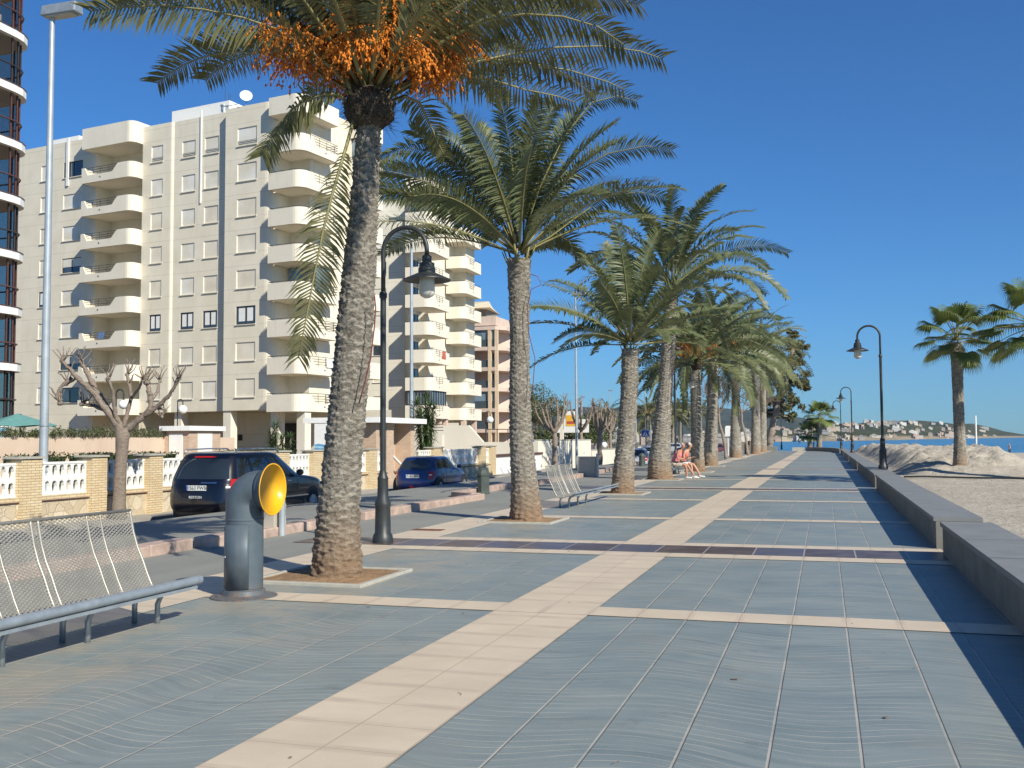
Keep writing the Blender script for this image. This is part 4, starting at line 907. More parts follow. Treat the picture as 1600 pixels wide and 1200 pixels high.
# nearest palm: trunk leaning in from the left, orange fruit, torn hanging leaves
b=(-5.37,10.6,0)
cen=[(527,905),(527,860),(530,780),(535,720),(543,640),(554,520),(563,400),(570,300),(576,205),(577,165)]
w_=[.30,.25,.222,.212,.206,.20,.182,.158,.14,.135]
path=[dep(x,y,11.72) for x,y in cen]; path[0].z=-.02
D1=11.72
def pf(pts,Ds): return [dep(x,y,D1+d) for (x,y),d in zip(pts,Ds)]
hang1=pf([(556,176),(548,205),(535,250),(520,300),(505,360),(491,430),(478,500),(466,560)],[-.1,-.15,-.25,-.3,-.32,-.33,-.33,-.33])
hang2=pf([(552,170),(530,148),(505,147),(480,155),(455,172),(435,196),(420,222),(410,244)],[-.05,-.2,-.35,-.5,-.6,-.65,-.7,-.7])
left1=pf([(560,150),(520,108),(480,75),(430,45),(380,28),(320,15),(255,8),(180,12),(140,18)],[0,-.2,-.4,-.5,-.6,-.7,-.75,-.8,-.8])
left2=pf([(565,150),(525,90),(470,45),(420,18),(360,0),(290,-12),(230,-12),(165,0)],[0,.2,.4,.5,.6,.7,.75,.8])
r1=pf([(590,150),(640,100),(700,60),(760,32),(820,22),(880,26),(935,42),(975,70)],[0,-.2,-.35,-.5,-.6,-.6,-.6,-.55])
r2=pf([(595,155),(660,120),(730,100),(800,84),(870,74),(940,72),(1000,80),(1036,92)],[0,.2,.4,.6,.8,.9,1.0,1.0])
r3=pf([(595,160),(650,130),(700,118),(760,122),(820,140),(870,150),(900,160)],[0,.5,1,1.3,1.6,1.8,1.9])
r4=pf([(592,150),(640,80),(690,30),(740,-5),(800,-25),(870,-20),(930,-5)],[0,-.4,-.7,-.9,-1,-1.1,-1.1])
r5=pf([(600,165),(630,150),(655,160),(672,195),(685,225),(695,245)],[0,.3,.5,.6,.7,.75])
r6=pf([(596,158),(660,105),(740,90),(820,98),(890,110),(950,128),(975,140)],[0,.8,1.2,1.6,1.8,2,2.1])
p1=datepalm('tall leaning date palm nearest the camera with orange fruit and torn hanging leaves',b,rel(b,path),w_,40,3.7,(30,86),.8,4,
  fronds=[dict(path=hang1,ll=.42,hang=.35,pairs=62,spread=.95,sidev=(.955,.296,0)),dict(path=hang2,ll=.42,hang=.25,pairs=60,sidev=(.6,.2,.7)),dict(path=left1,sidev=(.25,-.55,.8),ll=.44,pairs=70),dict(path=left2,sidev=(.25,-.55,.8),ll=.44,pairs=70),dict(path=r1,sidev=(.25,-.55,.8),ll=.45,pairs=75),dict(path=r2,sidev=(.25,-.55,.8),ll=.42,pairs=75),dict(path=r3,sidev=(.25,-.55,.8),ll=.42,pairs=60),dict(path=r4,sidev=(.25,-.55,.8),ll=.45,pairs=70),dict(path=r5,sidev=(.9,.2,.3),ll=.3,pairs=40),dict(path=r6,sidev=(.25,-.55,.8),ll=.40,pairs=60)],
  pairs=92,ll=.47,lw=.024,fruits=26,coll=(.285,.50),azbias=[PI,2.6,3.8,0,.5,5.8,1.5,4.7,3.3,.2],fn=60,tn=96,tstep=.015,amp=.036,collz=-.02)
# second palm, upright fan of leaves
b=(-5.59,18.87,0); cen=[(822,818),(822,790),(818,740),(814,680),(812,600),(812,520),(811,450),(811,405)]; path=[dep(x,y,19.7) for x,y in cen]; path[0].z=-.02
D1=19.7
xs2=[pf([(815,395),(860,370),(900,340),(950,305),(1000,300),(1040,310)],[0,.1,.2,.3,.4,.4]),pf([(812,400),(770,370),(730,345),(690,320),(640,305),(590,302)],[0,-.1,-.2,-.3,-.4,-.4]),pf([(812,392),(770,330),(720,270),(670,235),(630,230),(595,245)],[0,-.1,-.2,-.3,-.4,-.5]),pf([(815,390),(850,330),(890,275),(950,240),(1010,228),(1050,235)],[0,-.2,-.4,-.6,-.7,-.8]),
 pf([(815,398),(845,380),(870,365),(890,378),(902,400)],[0,.2,.3,.4,.4]),pf([(814,390),(840,300),(880,215),(925,160),(965,150),(995,158)],[0,.1,.2,.3,.3,.4])]
datepalm('date palm with upright blue green leaves, second in the row just past the lamp post',b,rel(b,path),[.33,.255,.225,.205,.19,.18,.20,.23],34,3.5,(20,88),.68,8,fronds=[dict(path=q,ll=.44,pairs=80,sidev=(.25,-.6,.75)) for q in xs2],pairs=88,ll=.47,lw=.025,leafm='leafd',old=14,tn=72)
def simplepalm(label,cen,D,rads,nf,L,elr,droop,seed,**k):
    path=[dep(x,y,D) for x,y in cen]; base=(path[0].x,path[0].y,0); path[0].z=-.02
    return datepalm(label,base,rel(base,path),rads,nf,L,elr,droop,seed,**k)
simplepalm('short date palm with spiky crown, third in the row beyond the second bench',[(972,773),(977,700),(984,600),(985,545)],29.2,[.34,.26,.235,.24],32,3.6,(5,88),.6,12,pairs=58,ll=.46,lw=.042,tn=60,tstep=.028,leafm='leafd',amp=.045)
simplepalm('stout tall date palm with drooping crown just in front of the seated couple',[(1032,752),(1030,725),(1035,660),(1043,560),(1047,500),(1049,455)],38.9,[.48,.36,.28,.25,.25,.27],46,4.8,(0,88),1.1,15,pairs=58,ll=.5,lw=.05,tn=60,tstep=.03,amp=.055,leafm='leafd')
simplepalm('date palm with orange fruit just behind the seated couple',[(1091,738),(1088,660),(1086,572)],47.6,[.33,.24,.24],44,4.3,(-8,85),1.05,17,pairs=46,ll=.5,lw=.06,fruits=7,fn=26,tn=48,tstep=.035,coll=(.33,.5),amp=.05,leafm='leafd')
simplepalm('date palm with orange fruit and drooping leaves, sixth along the promenade',[(1110,729),(1112,660),(1115,562)],57.3,[.42,.3,.27],46,5.0,(-12,85),1.15,19,pairs=44,ll=.52,lw=.065,fruits=5,fn=22,tn=44,tstep=.045,amp=.05,leafm='leafd')
simplepalm('date palm with rust coloured fruit strands, seventh along the promenade beside the white fluted column',[(1150,716),(1149,660),(1151,556)],80.5,[.50,.32,.28],46,5.6,(-22,85),1.2,23,pairs=38,ll=.6,lw=.085,fruits=7,fn=18,tn=36,tstep=.06,amp=.05,leafm='leafd')
simplepalm('yellowing date palm, eighth along the promenade',[(1181,709),(1181,650),(1180,550)],99,[.5,.38,.34],42,6.0,(-30,80),1.2,29,pairs=26,ll=.55,lw=.09,tn=30,tstep=.08,amp=.05)
simplepalm('slim date palm, ninth and last along the promenade before the leaning tree',[(1191,706.5),(1192,650),(1192,562)],111,[.5,.34,.3],40,6.3,(-30,80),1.2,31,pairs=24,ll=.55,lw=.1,tn=24,tstep=.1,amp=.05)
# square pits with pale rims and reddish soil
def pit(label,x,y,w=1.45):
    g=thing('tree_pit',label,'tree pit',(x,y,0),group='tree pits under the date palms'); m=MB(); h=w/2; t_=.07
    m.box(-h,h,-h,-h+t_,-.04,.035); m.box(-h,h,h-t_,h,-.04,.035); m.box(-h,-h+t_,-h+t_+.001,h-t_-.001,-.04,.034); m.box(h-t_,h,-h+t_+.001,h-t_-.001,-.04,.034); m.build('rim',M['rim'],g,bevel=.008)
    s=MB(); n=26; a=-h+t_; st_=(2*(h-t_))/n
    s.v=[(a+i*st_,a+j*st_,.014+.012*noise.noise(Vector(((x+i*st_)*5,(y+j*st_)*5,1)))+.07*math.exp(-((a+i*st_)**2+(a+j*st_)**2)/.12)) for j in range(n+1) for i in range(n+1)]
    s.f=[(j*(n+1)+i,j*(n+1)+i+1,(j+1)*(n+1)+i+1,(j+1)*(n+1)+i) for j in range(n) for i in range(n)]; s.build('soil',M['soil'],g,smooth=True)
for lb,(x,y) in zip(['nearest square tree pit of reddish soil around the leaning palm','tree pit around the second palm by the lamp post','tree pit under the short third palm','tree pit under the stout palm in front of the seated couple','tree pit under the palm behind the seated couple','tree pit under the sixth palm','tree pit under the seventh palm beside the white column'],
   [(-5.55,10.75),(-5.65,19.05),(-5.65,29.0),(-6.0,39.0),(-5.75,48.1),(-6.15,58.2),(-6.7,82.4)]): pit(lb,x,y)
# thin red cords hanging from the crowns
def cord(label,pts,D): 
    m=MB(); m.tube([dep(x,y,D) for x,y in pts],.008,5); tag(m.build('cord',M['hose'],smooth=True),label,'cord')
cord('dark red cord hanging beside the nearest palm trunk',[(585,462),(587,480),(585,510),(579,560),(568,605),(561,630)],11.4)
cord('dark red cord hanging in a long loop beside the second palm trunk',[(828,428),(840,432),(846,445),(830,452),(824,480),(826,520),(836,560),(833,600),(830,625)],19.4)
cord('dark cord hanging from the stout fourth palm',[(1058,520),(1054,560),(1050,600),(1047,640)],38.5)
# ------------------------------------------------------------------ fan palms on the beach
def fanpalm(label,base,cen,D,rads,nf,L,blade,seed,extra=(),name='fan_palm',group='fan palms on the beach side'):
    rnd=random.Random(seed); path=[dep(x,y,D) for x,y in cen]; base=(path[0].x,path[0].y,base); root=thing(name,label,'palm tree',base,group=group); path=rel(base,path); path[0].z=-.1
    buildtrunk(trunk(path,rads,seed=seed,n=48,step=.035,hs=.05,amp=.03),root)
    top=path[-1]; mb=MB(); st=MB(); ga=PI*(3-math.sqrt(5))
    spec=[((ga*i)%(2*PI),R(88-120*((i+.5)/nf)**1.05),L*rnd.uniform(.85,1.1)) for i in range(nf)]
    for az,el,l in spec+list(extra):
        h=Vector((cos(az),sin(az),0)); p=top+Vector((0,0,.1)); pts=[]
        for i in range(7):
            pts.append(p.copy()); e=el-.4*(i/6)**1.5; p=p+(h*cos(e)+Vector((0,0,1))*sin(e))*l/6
        st.tube(pts,[.022*(1-.5*i/6) for i in range(7)],5); c=pts[-1]; t=(pts[-1]-pts[-2]).normalized(); s=t.cross(Vector((0,0,1))); s.normalize(); u=s.cross(t)
        ns=34
        for i in range(ns):
            a=(i/(ns-1)-.5)*R(230); d=(t*cos(a)+s*sin(a)+u*(.10*(1-abs(i/(ns-1)-.5)*2))).normalized(); ln=blade*(1-.25*(abs(a)/2)**2*.5)*rnd.uniform(.9,1.05)
            sd=(s*cos(a)-t*sin(a)).normalized(); w0=.006; wm=blade*.048; we=blade*.018
            k1=c+d*ln*.55; g1=k1+Vector((0,0,-.05*ln)); k2=g1+(d+Vector((0,0,-.6))).normalized()*ln*.28; k3=k2+(d*.6+Vector((0,0,-1.2))).normalized()*ln*.30
            mb.add([c-sd*w0,c+sd*w0,g1-sd*wm+u*.01,g1+sd*wm-u*.01,k2-sd*we,k2+sd*we,k3],[(0,1,3,2),(2,3,5,4),(4,5,6)])
    for i in range(26):
        az=rnd.uniform(0,2*PI); h=Vector((cos(az),sin(az),0)); p=top+Vector((0,0,-rnd.uniform(0,.5)))+h*rads[-1]*.8; st.tube([p,p+h*.12+Vector((0,0,.10))],[.03,.015],4)
    mb.build('crown',M['fan'],root); st.build('leaf_stalks',M['rachis'],root); return root
fanpalm('fan palm with shaggy head standing in front of the sand heap on the beach',.27,[(1499,739),(1500,700),(1497,620),(1494,535)],36.0,[.24,.18,.18,.20],25,1.0,.70,41)
fanpalm('fan palm mostly beyond the right edge whose leaves hang into the view',.27,[(1618,745),(1620,650),(1622,515)],32.5,[.22,.2,.2],24,1.2,.8,43,extra=[(PI-.1,.1,1.5),(PI+.4,.35,1.4),(PI-.5,-.2,1.3),(PI,-.5,.9)])
fanpalm('fan palm at the far end of the promenade, taller of two',.1,[(1280,700),(1281,665),(1281,652)],131,[.36,.3,.3],20,1.5,1.25,45)
fanpalm('shorter fan palm at the far end of the promenade, left of its taller neighbour',.1,[(1265,702),(1265,678)],133,[.28,.25],18,1.2,1.1,47)
# ------------------------------------------------------------------ lamp posts
def lampkids(root,Hh=4.93,reach=.74,dirx=1):
    m=MB(); m.lathe([(.165,0),(.165,.05),(.15,.12),(.125,.16),(.118,.55),(.125,.57),(.125,.62),(.088,.72),(.082,.98),(.088,1.0),(.06,1.06),(.052,1.12)],n=20); m.build('base',M['lamp'],root,smooth=True,ang=35)
    r=reach/2; pts=[(0,0,1.1),(0,0,3.86)]; m=MB(); m.tube(pts,.046,12); m.lathe([(.047,3.82),(.062,3.84),(.062,3.9),(.047,3.93)],n=14); m.build('pole',M['lamp'],root,smooth=True,ang=35)
    top=Hh-r; p=[(0,0,3.9),(0,0,top-.3)]+[(dirx*(r-r*cos(R(a))),0,top+r*sin(R(a))) for a in range(0,181,12)]+[(dirx*reach,0,top-.13)]
    m=MB(); m.tube(p,.036,12); m.build('arm',M['lamp'],root,smooth=True)
    c=(dirx*reach,0,top-.13); m=MB(); m.lathe([(.05,.04),(.075,.02),(.075,-.07),(.12,-.09),(.12,-.15),(.135,-.17),(.135,-.24),(.37,-.345),(.375,-.36),(.365,-.362),(.13,-.29),(0,-.28)],c,24); m.build('shade',M['lamp'],root,smooth=True,ang=25)
    m=MB(); m.lathe([(.118,-.291),(.125,-.56),(.10,-.60),(.04,-.635),(0,-.64)],c,18); m.build('glass',M['lampglass'],root,smooth=True,ang=40)
    return root
L0=thing('lamp_post','dark swan neck lamp post standing between the two nearest palms','street lamp',(-6.60,14.49,0),group='swan neck lamp posts'); lampkids(L0)
def p2w(px,D): p=dep(px,690,D); return p.x,p.y
for lab,px,D,z,rz,sc in (('swan neck lamp post standing on the low wall in front of the fan palm',1379,36.6,.45,PI,1.06),('second swan neck lamp post on the low wall, smaller behind the nearest right hand one',1331.5,75.8,.45,PI,1.0),
   ('third swan neck lamp post along the low wall',1314.5,104,.45,PI,1.0),('farthest swan neck lamp post beside the two distant fan palms',1271.5,147,.2,PI,1.0),
   ('black swan neck lamp post behind the seated couple',1055.5,44.8,0,0,1.0),('distant swan neck lamp seen between palm trunks above the big vent',1066,118,-.2,0,1.05),('lamp post of the far left row in front of the hills',1221,137,0,0,.95)):
    x,y=p2w(px,D); copy_tree(L0,None,(x,y,z),rz,lab,sc)
# ------------------------------------------------------------------ tall galvanised street lights
def stlight():
    g=thing('street_light','tall grey street light standing by the garden wall at the left, behind the mesh bench','street light',(*p2w(68.5,23),-.4),group='tall metal street lights')
    m=MB(); m.lathe([(.14,0),(.14,.02),(.105,.03),(.06,11.9)],n=14); m.build('pole',M['polec'],g,smooth=True,ang=35)
    m=MB(); m.add([(x,y,z) for x in (-.22,.75) for y,z in((-.17,11.9),(.17,11.9),(.12,12.16),(-.12,12.16))],[(0,3,2,1),(4,5,6,7),(0,1,5,4),(1,2,6,5),(2,3,7,6),(3,0,4,7)]); h=m.build('lamp_head',M['galv'],g,bevel=.03)
    m=MB(); m.box(-.1,.62,-.12,.12,11.87,11.9); m.build('diffuser',M['lampglass'],g); m=MB(); m.lathe([(.115,1.3),(.115,1.34)],n=14); m.lathe([(.112,2.35),(.112,2.39)],n=14); m.build('band',M['galv'],g); return g
SL=stlight()
for lab,px,D in (('street light rising behind the small blue car',643,48),('street light pole beyond the second bench, left of the third palm',901,69),('thin distant street light behind the pollarded trees, left of the third palm',953,208),('distant street light right of the closer pole by the second bench',910.5,240),('small distant street light just left of the closer pole by the second bench',878,270),('faint distant street light right of the second palm trunk',851,300),('white pole rising right behind the third palm trunk',994,126),('white pole behind the blue crossing sign',1009,150),('white pole touching the stout palm trunk',1017,165)):
    copy_tree(SL,None,(*p2w(px,D),-.45),0,lab)
# ------------------------------------------------------------------ ventilation cowls with yellow mouths
def vent(label,x,y,rz=0):
    g=thing('ventilation_cowl',label,'air vent',(x,y,0),rz,group='grey ventilation cowls with yellow mouths'); r=.192
    m=MB(); m.lathe([(.34,0),(.34,.012),(.30,.018),(r+.03,.03),(r+.02,.075),(r-.004,.08)],n=28); m.build('base_flange',M['vent'],g,smooth=True,ang=30)
    m=MB(); m.lathe([(r-.006,.06),(r-.006,.09),(r,.095),(r,.78),(r+.004,.785),(r+.004,.80),(r,.805)],n=40); b=m.build('body',M['vent'],g,smooth=True,ang=30)
    # elbow
    m=MB(); pts=[(0,0,.80),(0,0,.93)]; rc=.17
    pts+=[(rc-rc*cos(R(a)),0,.93+rc*sin(R(a))) for a in range(10,91,10)]; pts+=[(rc+.03,0,.93+rc)]
    vs=[];n=36
    for i,p in enumerate(pts):
        p=Vector(p); a=Vector(pts[max(0,i-1)]);c=Vector(pts[min(len(pts)-1,i+1)]); t=(c-a).normalized(); u=Vector((0,1,0)); v=t.cross(u)
        for j in range(n): th=2*PI*j/n; vs.append(p+(u*cos(th)+v*sin(th))*r)
    m.v=vs; m.f=[(i*n+j,i*n+(j+1)%n,(i+1)*n+(j+1)%n,(i+1)*n+j) for i in range(len(pts)-1) for j in range(n)]; m.build('elbow',M['vent'],g,smooth=True)
    c=(rc+.03,0,.93+rc); m=MB(); m.lathe([(r-.002,0),(r+.005,.03),(.215,.06),(.245,.09),(.262,.118),(.268,.125)],c,40,axis=(1,0,0)); m.build('mouth_outside',M['vent'],g,smooth=True)
    m=MB(); m.lathe([(.268,.126),(.262,.133),(.250,.12),(.21,.08),(.183,.04),(.17,-.02),(.13,-.10),(.06,-.14),(0,-.15)],c,40,axis=(1,0,0)); m.build('mouth',M['yellow'],g,smooth=True)
    # access door on the camera side
    m=MB(); n=14; a0,a1=R(-90-62),R(-90+45); vs=[];rr_=r+.0035
    for z in(.10,.745):
        for i in range(n+1): a=a0+(a1-a0)*i/n; vs.append((rr_*cos(a),rr_*sin(a),z))
    m.add(vs,[(i,i+1,n+2+i,n+1+i) for i in range(n)]); d=m.build('access_door',M['vent'],g,smooth=True); mod=d.modifiers.new('s','SOLIDIFY'); mod.thickness=.006; mod.offset=1
    m=MB()
    for z in(.10,.745): m.tube([(rr_*1.003*cos(a0+(a1-a0)*i/n),rr_*1.003*sin(a0+(a1-a0)*i/n),z) for i in range(n+1)],.003,4)
    for a in (a0,a1): m.tube([(rr_*1.003*cos(a),rr_*1.003*sin(a),.10),(rr_*1.003*cos(a),rr_*1.003*sin(a),.745)],.003,4)
    m.build('door_gap',M['dark'],d)
    a=R(-128)
    for z,mt,q in((.70,M['dark'],.011),(.415,M['galv'],.012)):
        m=MB(); c2=Vector((cos(a),sin(a),0)); m.lathe([(q,0),(q,.008),(0,.009)],c2*(r+.008)+Vector((0,0,z)),10,axis=c2); m.build('lock',mt,d)
    m=MB(); m.lathe([(.012,0),(.012,.012),(0,.014)],(.15,-.24,.018),6); m.lathe([(.012,0),(.012,.012),(0,.014)],(-.18,-.22,.018),6); m.build('bolt',M['rust'],g)
    return g
vent('grey ventilation cowl with round yellow mouth beside the nearest mesh bench',-5.73,9.17)
vent('ventilation cowl with yellow mouth right behind the seated couple',*p2w(1070,61))
vent('farthest ventilation cowl with yellow mouth behind the seventh palm',*p2w(1166,100))
# ------------------------------------------------------------------ mesh benches
def seatprof(f):           # from the front rail down into the seat and up the back
    P_=[(0,.335),(-.12,.30),(-.26,.265),(-.37,.26),(-.43,.30),(-.48,.40),(-.53,.52),(-.59,.64),(-.635,.77),(-.66,.88),(-.68,.97)]
    xs=[i/(len(P_)-1) for i in range(len(P_))]; return float(np.interp(f,xs,[a for a,b in P_])),float(np.interp(f,xs,[b for a,b in P_]))
def bench(label,x,y0,mods,ext=.06,cell=.03,big=True,hw=.0066,ext2=None):
    """faces the promenade (+x); mesh seats between curved ribs on a long front rail"""
    g=thing('mesh_bench',label,'bench',(x,y0,0),group='metal mesh benches'); ml=1.17; ext2=ext if ext2 is None else ext2; L=mods*ml
    m=MB(); Np=60; prof=[seatprof(i/Np) for i in range(Np+1)]
    pl=[0]
    for a,b in zip(prof[:-1],prof[1:]): pl.append(pl[-1]+math.hypot(b[0]-a[0],b[1]-a[1]))
    PL=pl[-1]
    def S3(s,y):
        xx=float(np.interp(s,pl,[p[0] for p in prof])); zz=float(np.interp(s,pl,[p[1] for p in prof])); return Vector((xx,y,zz))
    cw=cell*1.9; nu=int(L/cw); nv=int(PL/cell); cw=L/nu; ch=PL/nv; vs=[];fs=[]
    for j in range(nv):
        for i in range(nu):                # each diamond: two crossing strands
            for (ua,va),(ub,vb) in (((0,.5),(.5,1)),((.5,1),(1,.5)),((1,.5),(.5,0)),((.5,0),(0,.5))):
                a=S3((j+va)*ch,(i+ua)*cw); b=S3((j+vb)*ch,(i+ub)*cw); t=(b-a).normalized(); nn=t.cross(Vector((0,1,0))); 
                w_=Vector((-nn.z,0,nn.x)) if False else (t.cross(Vector((t.z,0,-t.x)) if False else Vector((1,0,1)).normalized())).normalized()*hw
                k=len(vs); vs+=[a-w_,a+w_,b+w_,b-w_]; fs.append((k,k+1,k+2,k+3))
    m.v=vs; m.f=fs; m.build('mesh_seat',M['mesh'],g)
    for kmod in range(mods+1):
        for dy in ((-.04,.04) if 0<kmod<mods else ((.0,) if kmod in(0,mods) else ())):
            r=MB(); y=kmod*ml+dy; r.tube([(p[0],y,p[1]) for p in prof[::2]],.013,8); r.build('rib',M['mesh'],g,smooth=True)
    for kmod in range(mods):
        
        for q in(.60,.77): r=MB(); y=kmod*ml+q; r.tube([(p[0],y,p[1]) for p in prof[::2]],.010,6); r.build('rib',M['mesh'],g,smooth=True)
    r=MB(); r.tube([(prof[-1][0],-.01,prof[-1][1]),(prof[-1][0],L+.01,prof[-1][1])],.014,8); r.build('top_rail',M['mesh'],g,smooth=True)
    rr_=.038 if big else .022
    r=MB(); r.tube([(.03,-ext,.36),(.03,L+ext2,.36)],rr_,16); r.build('front_rail',M['galv'],g,smooth=True,ang=40); 
    r=MB(); r.box(-.03,.05,-ext+.04,L+ext2-.06,.29,.315); r.build('support_strip',M['galv'],g)
    ly=[L-.22-.88*q for q in range(int(L/.88+.4))] if ext<.1 else [.3,L-.3]
    for y in ly:
        for dx,dy in((-.30,0),(-.44,0)):
            r=MB(); r.tube([(dx-.0,y,0),(dx-.0,y,.16),(dx+.03,y,.23),(dx+.10,y,.262)] if dx<-.35 else [(dx+.06,y+.05,0),(dx+.06,y+.05,.17),(dx+.10,y+.05,.25),(dx+.2,y+.05,.29)],.024,8); r.build('leg',M['galv'],g,smooth=True)
    return g
bench('metal mesh bench in the left foreground with thick grey front rail',-5.40,3.13,4,ext=.06)
bench('shorter metal mesh bench between the second and third palms',-5.45,22.4,2,ext=.06,ext2=2.6,big=False,hw=.007,cell=.04)
bench('metal bench under the seated couple',-6.0,40.3,2,ext=.2,big=False,hw=.008,cell=.05)
# ------------------------------------------------------------------ small street furniture
def bollard(label,x,y,z=-.0,s=1):
    g=thing('bollard',label,'bollard',(x,y,z),group='dark stone bollards'); m=MB(); m.lathe([(.20,0),(.20,.05),(.185,.07),(.185,.52),(.21,.54),(.21,.58),(.17,.64),(.10,.72),(.06,.735),(0,.74)],n=8); m.build('shaft',M['bollard'],g,bevel=.006); m=MB(); m.lathe([(.212,.60),(.155,.70),(.08,.755),(0,.765)],n=8); m.build('cap',M['bollard'],g); return g
bollard('dark capped bollard on the kerb right of the small blue car',*p2w(755,29.6),.0)
bollard('dark capped bollard in front of the silver car between the palms',*p2w(1003,58))
def box(label,x,y,w=.62,h=.52,post=True):
    g=thing('concrete_box',label,'concrete box',(x,y,0)); m=MB(); m.box(-w/2,w/2,-.2,.2,0,h); m.build('body',M['beige'],g,bevel=.01)
    m=MB(); m.tube([(w/2+.09,-.1,0),(w/2+.09,-.1,h*1.15)],.055,10); m.build('post',M['polec'],g,smooth=True,ang=40); return g
box('pale beige box with a short grey post behind the nearest vent',-9.15,15.25)
box('beige box with short post right of the second bench',*p2w(917,42.5),.75,.85)
# blue pedestrian crossing sign
sg2=thing('crossing_sign','small blue pedestrian crossing sign on a white post between the third and fourth palms','road sign',(*p2w(1008.5,88),-.4))
m=MB(); m.tube([(0,0,0),(0,0,3.0)],.035,8); m.build('post',M['white'],sg2); m=MB(); m.box(-.36,.36,-.04,-.02,2.1,2.75); m.build('panel',M['white'],sg2); m=MB(); m.box(-.32,.32,-.052,-.042,2.14,2.71); m.build('blue_field',simple('sign_blue',(.02,.06,.34),.4),sg2)
m=MB(); m.add([(-.24,-.056,2.2),(.24,-.056,2.2),(0,-.056,2.65)],[(0,1,2)]); m.build('white_triangle',M['white'],sg2)
m=MB(); m.add([(-.02,-.06,2.5),(.04,-.06,2.5),(.05,-.06,2.36),(.11,-.06,2.23),(.05,-.06,2.23),(.0,-.06,2.33),(-.06,-.06,2.23),(-.11,-.06,2.23),(-.04,-.06,2.37)],[tuple(range(9))]); m.ball((.01,-.06,2.55),.035,8,4,(1,.1,1)); m.build('walker_symbol',M['dark'],sg2)
# rounded yellow sign on a cream column, billboard
sg3=thing('shop_sign','rounded white sign with yellow and red panel on a cream column','sign',(*p2w(878,92),-.4)); m=MB(); m.box(-.16,.16,-.12,.12,0,4.0); m.box(-.26,.26,-.2,.2,0,.4); m.build('column',M['balc'],sg3)
m=MB(); pl_=[(.25,3.0),(1.55,3.0)]+[(.9+.65*cos(R(a)),4.05+.5*sin(R(a))) for a in range(0,181,15)]; n=len(pl_); m.add([(x,-.12,z) for x,z in pl_]+[(x,.12,z) for x,z in pl_],[tuple(range(n)),tuple(range(2*n-1,n-1,-1))]+[(i,n+i,n+(i+1)%n,(i+1)%n) for i in range(n)]); m.build('sign_panel',M['white'],sg3)
m=MB(); m.box(.42,1.38,-.14,-.125,3.15,4.15); m.build('yellow_panel',simple('sign_yellow',(.75,.42,.05),.5),sg3); m=MB(); m.box(.5,1.3,-.15,-.142,3.35,3.6); m.build('red_stripe',simple('sign_red',(.45,.08,.05),.5),sg3)
sg4=thing('billboard','white billboard with small dark lettering behind the bare trees','billboard',(*p2w(903,98),-.4)); m=MB(); m.box(-2.1,1.1,-.05,.05,2.6,3.9) ; m.build('panel',M['white'],sg4); m=MB(); m.box(.35,.45,.06,.12,0,2.6); m.box(-1.6,-1.5,.06,.12,0,2.9); m.build('leg',M['white'],sg4)
m=MB(); m.box(.1,.8,-.06,-.052,3.0,3.12); m.box(.25,.65,-.06,-.052,3.3,3.4); m.build('dark_lettering',ink,sg4)
# white fluted column
fc=thing('fluted_column','white fluted square column with block head between the sixth and seventh palms','column',(*p2w(1145,92),-.35)); m=MB(); m.box(-.42,.42,-.42,.42,0,2.1); m.build('core',M['beige'],fc)
m=MB()
for i in range(5):
    for s_ in(-1,1): m.box(-.42+i*.19,-.33+i*.19,s_*.42,s_*.50,0,2.1); m.box(s_*.42,s_*.50,-.42+i*.19,-.33+i*.19,0,2.1)
m.build('fluting',M['white'],fc); m=MB(); m.box(-.62,.62,-.62,.62,2.1,2.95); m.box(-.56,.56,-.56,.56,2.95,3.05); m.build('head',M['white'],fc)
# parasol in the garden at the left
ps=thing('parasol','teal cloth parasol open in the garden at the left edge','parasol',(*p2w(27,31),-.3)); m=MB(); z0=2.35
vs=[(0,0,z0+.42)]+[(1.25*cos(R(a)),.95*sin(R(a)),z0+(.0 if i%2==0 else .05)) for i,a in enumerate(range(0,360,30))]; m.add(vs,[(0,1+i,1+(i+1)%12) for i in range(12)]); m.build('canopy',M['teal'],ps); m=MB(); m.tube([(.1,0,0),(.1,0,z0+.4)],.03,6); m.build('pole',M['lamp'],ps); m=MB(); m.tube([(.25,0,.2),(.25,0,1.9),(.12,0,2.3)],.02,6); m.build('crank_arm',M['lamp'],ps)
# white globe garden lights
def globe(label,px,D,zt,r=.24):
    x,y=p2w(px,D); g=thing('globe_light',label,'garden light',(x,y,-.3),group='white globe garden lights'); z=zt+.3; m=MB(); m.tube([(-.35,0,0),(-.35,0,z+.45)]+[(-.35+.175-.175*cos(R(a)),0,z+.45+.15*sin(R(a))) for a in range(30,181,30)]+[(0,0,z+r)],.03,6); m.build('post',M['lamp'],g); m=MB(); m.ball((0,0,z),r,14,8); m.build('globe',M['globe'],g,smooth=True)
for lb,px,y,D in(('white globe garden light behind the pollarded tree',192,632,40),('white globe garden light between the pollarded tree and the dark car',285,640,58),('white globe garden light left of the tall yucca',655,648,60),('white globe garden light in front of the salmon block',766,656,72),('white globe garden light low among the bare trees',944,696,110)):
    globe(lb,px,D,dep(px,y,D).z,.0046*D if D<70 else .0034*D)
m=MB(); m.tube([(2.4,34.6,.33),(3.0,34.8,.34),(4.2,34.2,.33),(5.6,33.6,.34),(7.5,32.6,.31),(9,32.2,.31)],.03,6); tag(m.build('cable',M['lamp'],smooth=True),'thin black cable lying across the sand beyond the low wall','cable')
m=MB(); m.tube([(0,0,0),(0,0,3.4)],.06,8); o=m.build('beach_pole',M['white']); o.location=(*p2w(1525.5,82),-.1); tag(o,'plain white pole standing behind the sand heap','pole')
